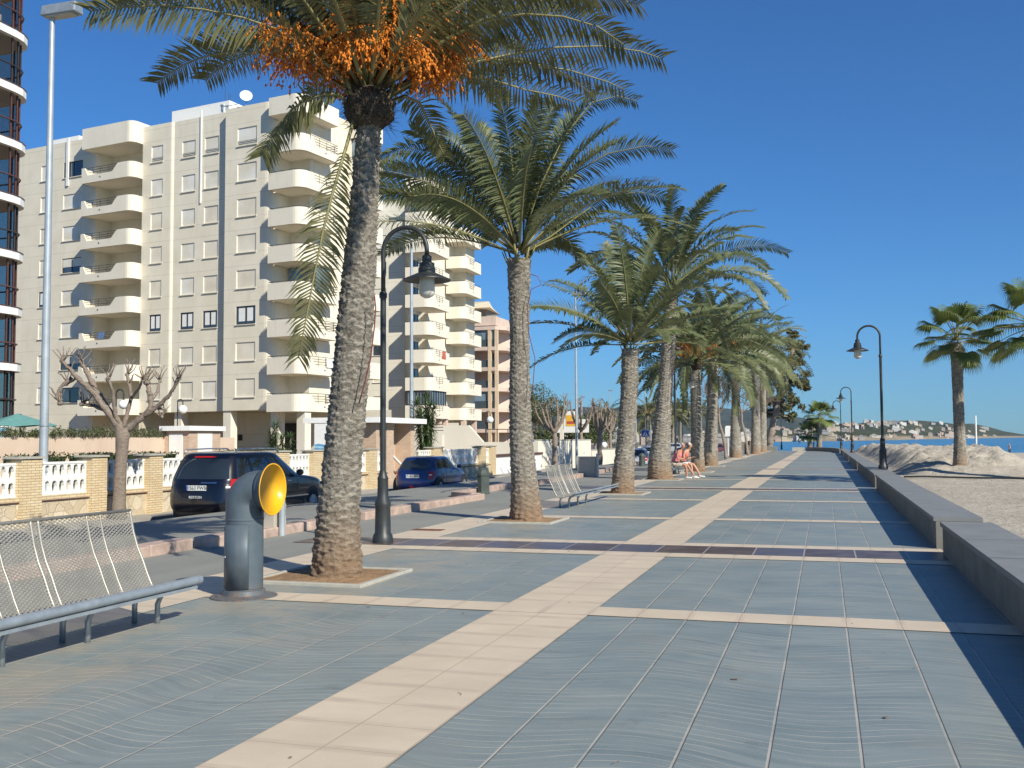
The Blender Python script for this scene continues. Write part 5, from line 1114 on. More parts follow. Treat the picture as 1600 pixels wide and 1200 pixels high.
# bits of litter and leaves on the slabs
rnd=random.Random(77)
for i,(x,y) in enumerate([(-2.6,4.6),(-2.2,6.0),(-3.2,8.8),(-1.0,5.0),(.3,6.2),(.6,7.6),(-.6,6.9),(-4.4,12.2),(-3.5,14),(-2.4,9.6),(-4.2,8.9),(.2,9.2)]):
    m=MB(); a=rnd.uniform(0,6.3); l=rnd.uniform(.012,.045); pts=[Vector((x+cos(a+.25*k)*l*k*.5,y+sin(a+.25*k)*l*k*.5,.009+.004*(k%2))) for k in range(4)]
    if i%2: m.tube(pts,.002,4)
    else: m.obox((x,y,.009),(l,l*.6,.003),a)
    tag(m.build('dry_leaf',M['twig']),'small dark dry leaf scrap lying on the promenade slabs','leaf',group='dry leaf scraps on the slabs')
# ------------------------------------------------------------------ cars: bodies built up from horizontal outlines
def carpaint(name,col): 
    t=NT(name); t.fin(col,.28,0,.5); t.b.inputs['Coat Weight'].default_value=.8; t.b.inputs['Coat Roughness'].default_value=.06; return t.m
TYRE=simple('tyre',(.02,.02,.02),.85); RIM=simple('wheel_rim',(.45,.46,.48),.3,.7); TRIM=simple('black_trim',(.018,.018,.02),.5); RED=simple('red_lens',(.42,.012,.01),.2); PLATE=simple('number_plate',(.72,.73,.68),.4); CHROME=simple('chrome',(.7,.7,.7),.15,1); PINK_=simple('plate_ink',(.02,.02,.025),.5)
CARGL=mat_glass('car_glass',(.012,.016,.018),.04)
def ringpt(r,a):
    z,y0,y1,hw,p=r; c,s_=cos(a),sin(a); e=2/p
    return Vector((hw*math.copysign(abs(c)**e,c),(y0+y1)/2+(y1-y0)/2*math.copysign(abs(s_)**e,s_),z))
def ringinterp(T_,z):
    zs=[r[0] for r in T_]; return tuple([z]+[float(np.interp(z,zs,[r[k] for r in T_])) for k in(1,2,3,4)])
def smoothrings(T_,sub=4):
    out=[]
    for i in range(len(T_)-1):
        p0=T_[max(0,i-1)];p1=T_[i];p2=T_[i+1];p3=T_[min(len(T_)-1,i+2)]
        for k in range(sub):
            t=k/sub; out.append(tuple(.5*((2*b)+(-a+c)*t+(2*a-5*b+4*c-d)*t*t+(-a+3*b-3*c+d)*t**3) for a,b,c,d in zip(p0,p1,p2,p3)))
    out.append(tuple(T_[-1])); return out
N_=96
def loft(rings,off=0,a0=0,a1=2*PI,n=N_,close=True):
    m=MB(); k=n if close else n+1
    for r in rings:
        for j in range(k):
            a=a0+(a1-a0)*j/n; 
            p=ringpt((r[0],r[1]-off,r[2]+off,r[3]+off,r[4]),a); m.v.append(tuple(p))
    for i in range(len(rings)-1):
        for j in range(n if close else n):
            q=(j+1)%k if close else j+1; m.f.append((i*k+j,i*k+q,(i+1)*k+q,(i+1)*k+j))
    return m
def wheel(parent,x,y,r,side):
    w=MB(); ax=(side,0,0); c=(x,y,r)
    w.lathe([(r*.62,-.10),(r*.9,-.11),(r,-.085),(r,.085),(r*.9,.11),(r*.66,.115),(r*.64,.09)],c,28,axis=ax); wo=w.build('wheel',TYRE,parent,smooth=True,ang=35)
    m=MB(); m.lathe([(r*.66,.10),(r*.63,.105),(r*.60,.06),(r*.3,.05)],c,24,axis=ax)
    for i in range(7):
        a=2*PI*i/7; q=Vector((0,cos(a),sin(a))); m.tube([Vector(c)+Vector((side*.10,0,0))+q*r*.12,Vector(c)+Vector((side*.088,0,0))+q*r*.62],[r*.085,r*.06],6)
    m.lathe([(r*.16,.11),(r*.12,.125),(0,.126)],c,12,axis=ax); m.build('rim',RIM,wo,smooth=True,ang=40)
def car(name,label,cat,loc,rz,low,green,roof,paint,wr,wy,pill,plate=None,suv=False,simplecar=False,group=None):
    g=thing(name,label,cat,loc,rz,group); 
    L=smoothrings(low); loft(L).add([tuple(ringpt(L[0],2*PI*j/N_)) for j in range(N_)],[tuple(range(N_-1,-1,-1))]).build('body',paint,g,smooth=True,merge=True,ang=50)
    G=smoothrings([low[-1]]+green,5); gl=loft(G[:-2] if len(G)>4 else G); gl.build('windows',CARGL,g,smooth=True)
    RR=smoothrings([green[-2] if len(green)>1 else green[-1]]+roof,4) if False else smoothrings([green[-1]]+roof,4)
    zt=green[-1][0]; Gt=[r for r in G if r[0]>zt-.075]; m=loft(Gt,.006); m2=loft(RR,.006); m.add(m2.v,m2.f); m.add([tuple(ringpt((RR[-1][0]+.001,)+tuple(RR[-1][1:]),2*PI*j/N_)) for j in range(N_)],[tuple(range(N_))]); m.build('roof',paint,g,smooth=True,merge=True,ang=60)
    for a0,a1 in pill:
        for s_ in(1,-1):
            A0,A1=(R(a0),R(a1)) if s_>0 else (PI-R(a0),PI-R(a1))
            loft(G,.005,A0,A1,6,False).build('pillar',paint if suv or a0<0 else TRIM,g,smooth=True)
    W=ringinterp(low,.6)[3]
    for y in wy:
        for s_ in(1,-1):
            m=MB(); m.lathe([(wr+.075,-.18),(wr+.075,.012),(wr+.02,.016),(0,.016)],(s_*(W-.01),y,wr+.01),28,axis=(s_,0,0)); 
            m.v=[(x,yy,max(z,.2)) for x,yy,z in m.v]; m.build('wheel_arch',TRIM,g)
            wheel(g,s_*(W-.085),y,wr,s_)
    m=loft(smoothrings([(low[0][0]-.03,low[0][1]+.02,low[0][2]-.02,low[0][3]-.01,low[0][4]),low[0],low[1]]),.006); m.build('lower_trim',TRIM if suv else paint,g,smooth=True)
    # rear end
    def rear(x,z,off=.012):
        r=ringinterp(low+green,z); hw=r[3]; q=min(.999,abs(x)/hw); s_=(1-q**r[4])**(1/r[4]); yc=(r[1]+r[2])/2; return yc-(r[2]-r[1])/2*s_-off
    def patch(name,xs,zs,mat,off=.012,sy=1):
        m=MB(); nx=8; nz=6
        for zi in range(nz+1):
            for xi in range(nx+1):
                x=xs[0]+(xs[1]-xs[0])*xi/nx; z=zs[0]+(zs[1]-zs[0])*zi/nz; m.v.append((x,rear(x,z,off),z))
        m.f=[(j*(nx+1)+i,j*(nx+1)+i+1,(j+1)*(nx+1)+i+1,(j+1)*(nx+1)+i) for j in range(nz) for i in range(nx)]; return m.build(name,mat,g,smooth=True)
    zb=low[-1][0]
    for s_ in(1,-1):
        x0=ringinterp(low,zb-.2)[3]
        patch('tail_light',(s_*(x0-.25),s_*(x0-.10)) if not suv else (s_*(x0-.16),s_*(x0-.04)),(zb-.33,zb-.06) if not suv else (zb-.42,zb+.02),RED)
        patch('tail_light_clear',(s_*(x0-.22),s_*(x0-.15)),(zb-.20,zb-.16),PLATE,.018)
    # side mirrors and handles
    gy=green[0][2]
    for s_ in(1,-1):
        m=MB(); mw=ringinterp(low+green,zb+.05)[3]; m.ball((s_*(mw+.12),gy-.32,zb+.07),.11,10,6,(1,.55,.72)); m.build('mirror',paint if not suv else TRIM,g,smooth=True)
        m=MB()
        hw=ringinterp(low,zb-.12)[3]
        for yy in ([1.55,2.55] if suv else [1.75]): m=MB(); m.obox((s_*(hw+.012),yy,zb-.12),(.03,.17,.035)); m.build('door_handle',paint if not suv else CHROME,g)
    # shut lines of the doors
    for yy in ([.95 if False else 1.15,2.05,3.0] if suv else [1.25,2.55]):
        for s_ in (1,-1):
            m=MB(); pts=[]
            for z in np.linspace(low[1][0]+.05,zb,8):
                r=ringinterp(low,z); q=abs(yy-(r[1]+r[2])/2)/((r[2]-r[1])/2); pts.append((s_*(r[3]*(1-q**r[4])**(1/r[4])+.002),yy,z))
            m.tube(pts,.006,4); m.build('door_gap',TRIM,g)
    if plate:
        pz,pt=plate; y=rear(0,pz,.02); m=MB(); m.obox((0,y-.004,pz),(.52,.012,.115)); o=m.build('number_plate',PLATE,g); m=MB(); m.obox((-.24,y-.0115,pz),(.04,.004,.11)); m.build('plate_band',simple('plate_blue',(.02,.08,.4),.4),o)
        lettering(pt,(.02,y-.012,pz-.002),.115,PINK_,o,(PI/2,0,0),'plate_lettering',.002)
    return g,rear,patch
suvl=[(.30,.16,4.52,.85,5),(.40,.05,4.64,.90,5.5),(.55,.0,4.70,.93,6),(.75,.02,4.69,.935,6),(.92,.05,4.60,.93,6),(1.02,.08,4.40,.92,6),(1.09,.10,3.95,.91,6),(1.13,.12,3.50,.90,6)]
suvg=[(1.20,.15,3.28,.875,6),(1.45,.27,2.86,.80,6),(1.66,.42,2.50,.73,6)]
suvr=[(1.71,.50,2.40,.69,5),(1.74,.75,2.15,.58,4),(1.752,1.2,1.7,.25,3)]
g,rear,patch=car('parked_car','dark blue black off-road car with silver roof rails parked beside the garden wall','car',(-13.62,19.75,-.4),0,suvl,suvg,suvr,carpaint('dark_blue_paint',(.003,.003,.007)),.37,(.93,3.76),[(-56,-36),(-6.5,-4.2),(.3,1.2),(42,52)],plate=(.93,'1563 FWB'),suv=True)
for s_ in(1,-1):
    m=MB(); m.tube([(s_*.68,.55,1.70),(s_*.68,.62,1.79),(s_*.66,1.5,1.81),(s_*.66,2.3,1.80),(s_*.68,2.45,1.72)],.02,6); m.build('roof_rail',RIM,g,smooth=True)
patch('brake_light',(-.28,.28),(1.615,1.645),RED,.02); patch('grab_strip',(.1,.5),(1.035,1.06),CHROME,.02)
y_=rear(0,.72,.02); lettering('REXTON',(0,y_,.72),.085,PLATE,g,(PI/2,0,0),'tailgate_lettering',.002)
for s_ in(1,-1): m=MB(); m.obox((s_*.94,2.35,.62),(.02,2.3,.035)); m.build('side_strip',CHROME,g)
minil=[(.19,.14,3.55,.76,4.5),(.30,.03,3.66,.82,5),(.48,.0,3.70,.84,5),(.66,.03,3.66,.838,5),(.80,.07,3.52,.825,5),(.88,.10,3.25,.81,5),(.93,.13,2.95,.80,5)]
minig=[(.99,.20,2.76,.765,4.5),(1.16,.34,2.50,.69,4.5),(1.32,.52,2.26,.615,4.5)]
minir=[(1.365,.60,2.16,.57,4.2),(1.395,.8,1.95,.46,4),(1.405,1.1,1.55,.2,3)]
blue=carpaint('blue_paint',(.008,.020,.095))
g2,rear,patch=car('parked_car','small bright blue hatchback parked in front of the short balustrade wall','car',(-14.0,33.2,-.4),0,minil,minig,minir,blue,.30,(.62,3.09),[(-56,-34),(.1,.9),(42,54)],plate=(.70,'9180 BBB'))
patch('fog_light',(-.09,.05),(.30,.35),RED,.02)
m=MB(); m.tube([(0,.55,1.395),(0,.35,1.55)],.006,4); m.build('aerial',TRIM,g2)
for i,(px,D,lab,col,kind) in enumerate(((993,64,'silver hatchback parked beyond the capped bollard, between third and fourth palms',(.38,.40,.42),0),(1013,84,'white car behind the silver hatchback near the crossing sign',(.6,.6,.58),0),(1100,120,'dark grey car parked far off between the palm trunks',(.06,.07,.08),0),(1122,128,'white van like car parked beside the bare tree trunk',(.6,.6,.6),1),(1068,135,'distant silver car just left of the vent behind the couple',(.35,.37,.40),0),(1131,118,'distant dark red car right of the bare tree trunk',(.12,.02,.02),0))):
    x,y=p2w(px,D); T3=(suvl,suvg,suvr,.36,(.93,3.76)) if kind else (minil,minig,minir,.30,(.62,3.09))
    car('parked_car',lab,'car',(x,y,-.42),R(8) if i<2 else R(25+20*i),T3[0],T3[1],T3[2],carpaint('car_paint_%d'%i,col),T3[3],T3[4],[(-56,-34),(.1,.9),(42,54)],plate=None,suv=bool(kind),group='cars parked far along the street')
# ------------------------------------------------------------------ pollarded street trees
def knob(m,p,r,rnd):
    for _ in range(3): m.ball(Vector(p)+Vector((rnd.uniform(-1,1),rnd.uniform(-1,1),rnd.uniform(-1,1)))*r*.45,r*rnd.uniform(.6,1),7,5,(1,1,1.1))
def limb(m,pts,r0,r1,rnd,n=9):
    q=[]; pts=[Vector(p) for p in pts]
    for a,b in zip(pts[:-1],pts[1:]):
        for k in range(4): q.append(a.lerp(b,k/4)+Vector((rnd.gauss(0,1),rnd.gauss(0,1),rnd.gauss(0,1)))*r0*.10)
    q.append(pts[-1]); k=len(q)
    m.tube(q,[(r0+(r1-r0)*i/(k-1))*(1+.16*sin(i*2.1+r0*50)+rnd.uniform(-.08,.08)) for i in range(k)],n)
def twigs(m,p,n,l,r,rnd,spread=.6):
    for _ in range(n):
        d=Vector((rnd.gauss(0,spread),rnd.gauss(0,spread),1)).normalized(); q=[Vector(p)]
        for k in range(4): d=(d+Vector((rnd.gauss(0,.3),rnd.gauss(0,.3),.15))).normalized(); q.append(q[-1]+d*l*rnd.uniform(.7,1.2)/4)
        m.tube(q,[r,r*.8,r*.62,r*.5,r*.42],5)
D=24.3; dp=lambda x,y,o=0: dep(x,y,D+o)
base=dp(187,812); base.z=-.35; pt=thing('pollarded_tree','bare pollarded tree with knobbly arms on the pavement left of the dark car','tree',tuple(base),group='bare pollarded street trees'); rnd=random.Random(9); off=lambda v:[Vector(q)-base for q in v]
m=MB(); m.tube(off([base,dp(186,790),dp(187,770),dp(188,740),dp(190,710),dp(191,690),dp(192,668)]),[.19,.16,.148,.142,.142,.155,.17],16); m.build('trunk',M['bark'],pt,smooth=True,merge=False)
m=MB()
br=[([(192,676),(170,645),(148,615),(128,598),(112,580),(98,565)],.17,.07,-.2),([(168,643),(148,634),(128,632)],.10,.07,.2),([(186,668),(160,625),(142,595),(132,575),(128,566)],.15,.08,.5),([(191,668),(180,648),(178,628),(175,608),(170,592)],.11,.06,-.3),([(193,668),(199,645),(205,622),(202,600),(199,585)],.11,.06,.3),([(196,672),(218,655),(236,638),(234,615),(230,598)],.17,.08,0),
   ([(222,652),(248,634),(262,620),(272,606),(280,592)],.12,.05,-.4),([(234,630),(246,612),(250,595)],.07,.045,.4),([(112,590),(96,604),(88,618),(94,630)],.08,.06,-.2),([(150,618),(120,590),(105,600)],.07,.05,.6),([(240,636),(258,640),(252,652)],.06,.05,0),([(205,622),(218,606),(222,594)],.06,.04,-.5)]
for pts,r0,r1,o in br:
    v=off([dp(x,y,o*i/(len(pts)-1)) for i,(x,y) in enumerate(pts)]); limb(m,v,r0*.55,r1*.55,rnd); knob(m,v[-1],r1*.9,rnd); knob(m,v[-2],r1*.75,rnd); twigs(m,v[-1],6,.42,.02,rnd)
    if len(v)>3: twigs(m,v[-2],2,.32,.022,rnd)
m.build('branches',M['bark'],pt,smooth=True)
def pollard(label,px,D,H,seed,z=-.4,tr=.16,arms=7,base=None):
    rnd=random.Random(seed); x,y=p2w(px,D) if base is None else base; g=thing('pollarded_tree',label,'tree',(x,y,z),group='bare pollarded street trees'); m=MB(); hf=H*.52; limb(m,[(0,0,0),(.05,0,hf*.5),(0,.05,hf)],tr,tr*.85,rnd,10); m.build('trunk',M['bark'],g,smooth=True); m=MB()
    for i in range(arms):
        a=2*PI*i/arms+rnd.uniform(-.3,.3); l=H*rnd.uniform(.24,.36); e=R(rnd.uniform(20,60)); p=Vector((0,0,hf-.05)); v=[p]
        for k in range(4): e+=.18; p=p+Vector((cos(a)*cos(e),sin(a)*cos(e),sin(e)))*l/3.2; a+=rnd.uniform(-.35,.35); v.append(p)
        limb(m,v,tr*.6,tr*.3,rnd,7); knob(m,v[-1],tr*.42,rnd); twigs(m,v[-1],5,.5,.03,rnd); twigs(m,v[-2],2,.45,.025,rnd)
    m.build('branches',M['bark'],g,smooth=True); return g
pollard('bare pollarded tree cut off by the left edge of the view',0,0,3.9,21,base=(-17.35,15.5),tr=.17)
pollard('bare pollarded tree just right of the second palm trunk',866,58,4.6,22,tr=.16,arms=8)
pollard('bare pollarded tree behind the galvanised pole past the second bench',908,72,5.0,23,arms=8)
pollard('bare pollarded tree left of the third palm trunk',936,66,4.6,24,tr=.18,arms=9)
pollard('leaning bare pollarded tree touching the third palm trunk',953,84,4.8,25,arms=8)
# ------------------------------------------------------------------ leafy plants
def leaves(mb,c,r,n,s,rnd,sc=(1,1,1),shell=.5):
    for _ in range(n):
        v=Vector((rnd.gauss(0,1),rnd.gauss(0,1),rnd.gauss(0,1))).normalized()*r*(rnd.random()**shell); p=Vector(c)+Vector((v.x*sc[0],v.y*sc[1],v.z*sc[2])); d=Vector((rnd.gauss(0,1),rnd.gauss(0,1),rnd.gauss(0,1))).normalized(); e=d.cross(Vector((rnd.gauss(0,1),rnd.gauss(0,1),rnd.gauss(0,1)))).normalized(); l=s*rnd.uniform(.6,1.3)
        mb.add([p-d*l,p+e*l*.35,p+d*l,p-e*l*.35],[(0,1,2,3)])
def hedge(label,x0,x1,y0,y1,z0,z1,seed,mat='bush',dens=260,s=.045,name='hedge',droop=False):
    rnd=random.Random(seed); mb=MB(); c=MB(); k=8
    c.box(x0+.1,x1-.1,y0+.08,y1-.08,z0,z1-.06); 
    n=int((y1-y0)*(x1-x0+ (z1-z0))*dens)
    for _ in range(n):
        y=rnd.uniform(y0,y1); bulge=.07*noise.noise(Vector((y*2,seed,0)))+.05*noise.noise(Vector((y*6,seed,1))); f=rnd.random(); 
        if f<.5: p=Vector((rnd.uniform(x0,x1),y,z1-.05+bulge+rnd.uniform(-.08,.06)))
        else: p=Vector((x1-.03+rnd.uniform(-.08,.05),y,rnd.uniform(z0,z1+bulge)))
        d=Vector((rnd.gauss(0,1),rnd.gauss(0,1),rnd.gauss(0,1))).normalized(); e=d.cross(Vector((0,.3,1))).normalized(); l=s*rnd.uniform(.6,1.4); mb.add([p-d*l,p+e*l*.4,p+d*l,p-e*l*.4],[(0,1,2,3)])
    g=thing(name,label,name.replace('_',' ')); mb.build('foliage',M[mat],g); c.build('core',M['lawn'],g)
for i,(a,b,lb) in enumerate(((10.3,14.5,'clipped hedge above the balustrade at the far left edge'),(15.4,17.8,'clipped dark green hedge above the balustrade left of the street light pole'),(18.5,20.0,'clipped hedge stretch right behind the street light pole'),(20.6,22.2,'clipped hedge stretch behind the pollarded trunk'),(22.8,24.3,'clipped hedge stretch between pollarded tree and dark car'),(27.1,28.4,'clipped hedge stretch above the dark car'),(29.4,30.9,'clipped hedge stretch left of the nearest palm trunk'),(33.9,35.3,'clipped hedge stretch right of the nearest palm trunk'))):
    hedge(lb,-18.0,-17.25,a,b,-.3,1.30,50+i)
# plants spilling over the planter wall
for i,(a,b,lb) in enumerate(((18.2,21.5,'creeping plants on top of the peach planter wall at the left'),(21.6,26,'leafy plants along the middle of the peach planter wall'),(26.1,30.2,'leafy plants on the peach planter wall left of the meter box'))):
    rnd=random.Random(70+i); mb=MB(); st=MB()
    for _ in range(int((b-a)*60)):
        y=rnd.uniform(a,b); hgt=.14+.22*max(0,noise.noise(Vector((y*1.6,i,0)))+.35); p=Vector((-22.3+rnd.uniform(-.15,.25),y,1.7)); d=Vector((rnd.gauss(.1,.35),rnd.gauss(0,.35),1)).normalized(); q=p+d*hgt*rnd.uniform(.6,1.4); st.tube([p,q],.006,3,caps=False)
        leaves(mb,q,.08,7,.04,rnd); leaves(mb,p.lerp(q,.5),.08,5,.04,rnd)
    g=thing('planter_plants',lb,'plants'); mb.build('foliage',M['bush'],g); st.build('stems',M['twig'],g)
def yucca(label,px,D,H,heads,seed,z=-.3,ls=.5,spread=.5):
    rnd=random.Random(seed); x,y=p2w(px,D); g=thing('yucca',label,'yucca plant',(x,y,z),group='yucca plants in the gardens'); mb=MB(); st=MB()
    for i in range(heads):
        a=2*PI*i/heads+rnd.uniform(-.4,.4); top=Vector((cos(a)*spread*rnd.uniform(.2,1),sin(a)*spread*rnd.uniform(.2,1),H*rnd.uniform(.62,1))); b_=Vector((top.x*.3,top.y*.3,0)); st.tube([b_,b_.lerp(top,.5),top],[.07,.055,.05],6)
        for lev in range(5 if H>2.5 else 2):
            c=b_.lerp(top,1-lev*.13)
            for _ in range(46):
                d=Vector((rnd.gauss(0,1),rnd.gauss(0,1),rnd.gauss(.15 if lev else .5,.75))).normalized(); w_=d.cross(Vector((0,0,1))).normalized()*.022; l=ls*rnd.uniform(.7,1.1); mid=c+d*l*.55; mb.add([c-w_*.6,c+w_*.6,mid+w_,mid-w_,c+d*l+Vector((0,0,-.08*l))],[(0,1,2,3),(3,2,4)])
    mb.build('foliage',M['yucca'],g); st.build('stems',M['bark'],g); return g
yucca('tall bushy yucca beside the brick gatehouse, above the small blue car',666,47,3.9,7,31,ls=.6,spread=.75)
yucca('slim spiky yucca in the garden, left one of a pair above the dark car',428,50,2.55,2,32,ls=.55,spread=.35,z=-.1)
yucca('slim spiky yucca in the garden, right one of a pair above the dark car',447,51,2.45,2,33,ls=.55,spread=.35,z=-.1)
# big leafy tree on the bend, a bare tree, background green
def leafytree(label,base,trunkpts,clumps,leafm,seed,ls=.3,dn=500,name='tree',tr=.3,group=None,cat='tree'):
    rnd=random.Random(seed); b=Vector(base); g=thing(name,label,cat,tuple(b),group=group); m=MB(); tp=[Vector(q)-b for q in trunkpts]; limb(m,tp,tr,tr*.5,rnd,10); m.build('trunk',M['bark'],g,smooth=True); br=MB(); lf=MB()
    for c,r in clumps:
        c=Vector(c)-b; s0=min(tp,key=lambda q:(q-c).length); limb(br,[s0,s0.lerp(c,.5)+Vector((0,0,-.1*r)),c],tr*.3,tr*.08,rnd,5)
        for _ in range(int(5+r*2)):
            o=Vector((rnd.gauss(0,1),rnd.gauss(0,1),rnd.gauss(0,1))).normalized()*r*rnd.uniform(.25,.95); leaves(lf,c+o,r*.36,int(dn*.12),ls,rnd,(1,1,.8)); br.tube([c,c+o],[tr*.07,.01],4)
    br.build('branches',M['bark'],g,smooth=True); lf.build('foliage',M[leafm],g); return g
De=128; q=lambda x,y,o=0: dep(x,y,De+o)
b0=q(1203,706); b0.z=-.1
cl=[(q(1240,525),1.3),(q(1246,545,2),1.5),(q(1238,565,-2),1.4),(q(1250,588,1),1.5),(q(1256,600,-1),1.2),(q(1232,600,2),1.7),(q(1218,620),1.6),(q(1240,630,-2),1.5),(q(1215,645,2),1.5),(q(1236,652,1),1.1),(q(1200,625,3),1.8),(q(1205,590,3),1.8),(q(1195,560,3),1.8),(q(1226,580,4),1.5),(q(1190,640,2),1.4)]
leafytree('leaning tree with drooping grey green foliage at the bend of the promenade',b0,[b0,q(1202,690),q(1206,670),q(1212,645),q(1222,615),q(1232,580),q(1240,545)],cl,'euc',61,ls=.26,dn=760,tr=.5)
def baretree(label,px,D,H,seed,tr=.13,z=0):
    rnd=random.Random(seed); x,y=p2w(px,D); g=thing('bare_tree',label,'tree',(x,y,z),group='leafless trees among the palms'); m=MB(); t=MB()
    limb(m,[(0,0,0),(-.1,0,H*.2),(-.45,0,H*.4),(-.5,0,H*.55)],tr,tr*.6,rnd,8); m.build('trunk',M['bark'],g,smooth=True)
    def grow(p,d,l,r,k):
        q=[p]
        for _ in range(3): d=(d+Vector((rnd.gauss(0,.22),rnd.gauss(0,.22),rnd.gauss(.03,.15)))).normalized(); q.append(q[-1]+d*l/3)
        t.tube(q,[r,r*.85,r*.7,r*.55],4,caps=False)
        if k:
            for _ in range(3 if k>1 else 4): grow(q[rnd.choice((2,3))],(d+Vector((rnd.gauss(0,.6),rnd.gauss(0,.6),rnd.gauss(.1,.4)))).normalized(),l*.72,r*.55,k-1)
    for i in range(5): a=2*PI*i/5; grow(Vector((-.5,0,H*.52)),Vector((cos(a)*.8,sin(a)*.8,1)).normalized(),H*.2,tr*.5,4)
    t.build('branches',M['twig'],g)
baretree('thin leafless tree between the sixth palm and the white fluted column',1134,76,6.6,71)
baretree('leafless twiggy tree between the seventh and eighth palms',1168,92,7.5,72)
baretree('leafless twiggy tree just left of the leaning tree',1196,119,8.0,73,tr=.2)
def bigbush(label,px,D,H,W_,seed,leafm='bush',ls=.28,dn=300,z=-.45,group='dark trees behind the far street'):
    rnd=random.Random(seed); x,y=p2w(px,D); b=Vector((x,y,z)); cl=[(b+Vector((rnd.uniform(-W_,W_)*.7,rnd.uniform(-W_,W_)*.5,H*rnd.uniform(.35,.85))),H*rnd.uniform(.18,.28)) for _ in range(9)]
    return leafytree(label,b,[b,b+Vector((0,0,H*.3)),b+Vector((.2,0,H*.6))],cl,leafm,seed,ls=ls,dn=dn,tr=H*.03,group=group)
for px,D_,H,W_,sd,lb in ((838,150,10.5,4.5,81,'tall dark green tree half hidden behind the second palm trunk'),(856,158,9.5,4.5,82,'dark green tree right of the second palm trunk in the distance'),(872,120,5.0,3.5,83,'rounded green bush behind the low street wall by the rounded sign'),(893,105,4.2,3.0,84,'green shrub behind the low street wall left of the grey pole'),(915,118,4.6,3.2,85,'dark shrub behind the low street wall right of the grey pole'),(930,135,6.0,3.6,86,'brownish green tree behind the bare trees left of the third palm'),(1030,190,8.0,5,87,'distant dark tree behind the stout palm trunk')): bigbush(lb,px,D_,H,W_,sd,ls=.20)
bigbush('small clipped olive tree on a stem in front of the pale street wall',853,66,2.3,.6,88,ls=.08,dn=420,group=None)
# distant date palms beyond the street
for i,(px,D_,yc,lb) in enumerate(((950,150,652,'distant palm behind the bare trees left of the third trunk'),(1012,120,650,'dark palm with orange fruit between the third and fourth trunks'),(1051,140,650,'distant slim palm left of the black lamp post'),(1063,150,648,'distant slim palm right of the black lamp post'),(1094,160,645,'distant palm seen between the fifth and sixth trunks'))):
    simplepalm(lb,[(px,690),(px,(690+yc)//2),(px,yc)],D_,[.3,.25,.25],30,3.2 if i else 3.6,(-25,80),1.0,90+i,pairs=16,ll=.5,lw=.09,tn=14,tstep=.3,old=0,group='distant palms beyond the street',fruits=5 if i==1 else 0,fn=10,amp=.03)
# harbour buildings in the far background
rnd=random.Random(5)
for i,px in enumerate((860,885,915,940,965,985,1025,1048,1075,1098,1116,1128,1160)):
    x,y=p2w(px,rnd.uniform(330,620)); w_=rnd.uniform(5,11); h=rnd.choice((3,3.6,4.2,5.5)); m=MB(); m.box(-w_/2,w_/2,-5,5,0,h); m.box(-w_/2-.3,w_/2+.3,-5.3,5.3,h,h+.4); m.box(-w_*.2,w_*.1,-2,2,h+.4,h+1.5)
    for k in range(int(w_/2.5)): m.box(-w_/2+1+k*2.5,-w_/2+2+k*2.5,-5.08,-5.0,1.2,2.6)
    o=m.build('harbour_building',hm[i%4]); o.location=(x,y,-1.0); o.rotation_euler=(0,0,rnd.uniform(-.4,.4)); tag(o,'low '+words[i%4]+' building far off below the hills','building',group='low buildings below the hills')
# ------------------------------------------------------------------ people
def skin(name,nodes,edges,mat,parent,sub=2,root_=0):
    me=bpy.data.meshes.new(name); me.from_pydata([n[0] for n in nodes],edges,[]); me.materials.append(mat); o=bpy.data.objects.new(name,me); C.objects.link(o)
    if parent: o.parent=parent
    md=o.modifiers.new('skin','SKIN'); md.use_smooth_shade=True
    for i,n in enumerate(nodes):
        sv=me.skin_vertices[0].data[i]; r=n[1]; sv.radius=r if isinstance(r,tuple) else (r,r); sv.use_root=(i==root_)
    s_=o.modifiers.new('sub','SUBSURF'); s_.levels=sub; s_.render_levels=sub; return o
SK=simple('skin_tan',(.42,.20,.12),.55,var=.08); SKp=simple('skin_pale',(.50,.27,.17),.55,var=.08); HAIR=simple('grey_hair',(.42,.40,.37),.8); WHITE=simple('white_cloth',(.72,.72,.70),.8); PINKC=simple('pink_cloth',(.72,.22,.25),.8); CORAL=simple('coral_cloth',(.70,.20,.15),.8); BEIGEC=simple('beige_cloth',(.50,.45,.36),.85); DARKC=simple('dark_cloth',(.03,.035,.05),.8)
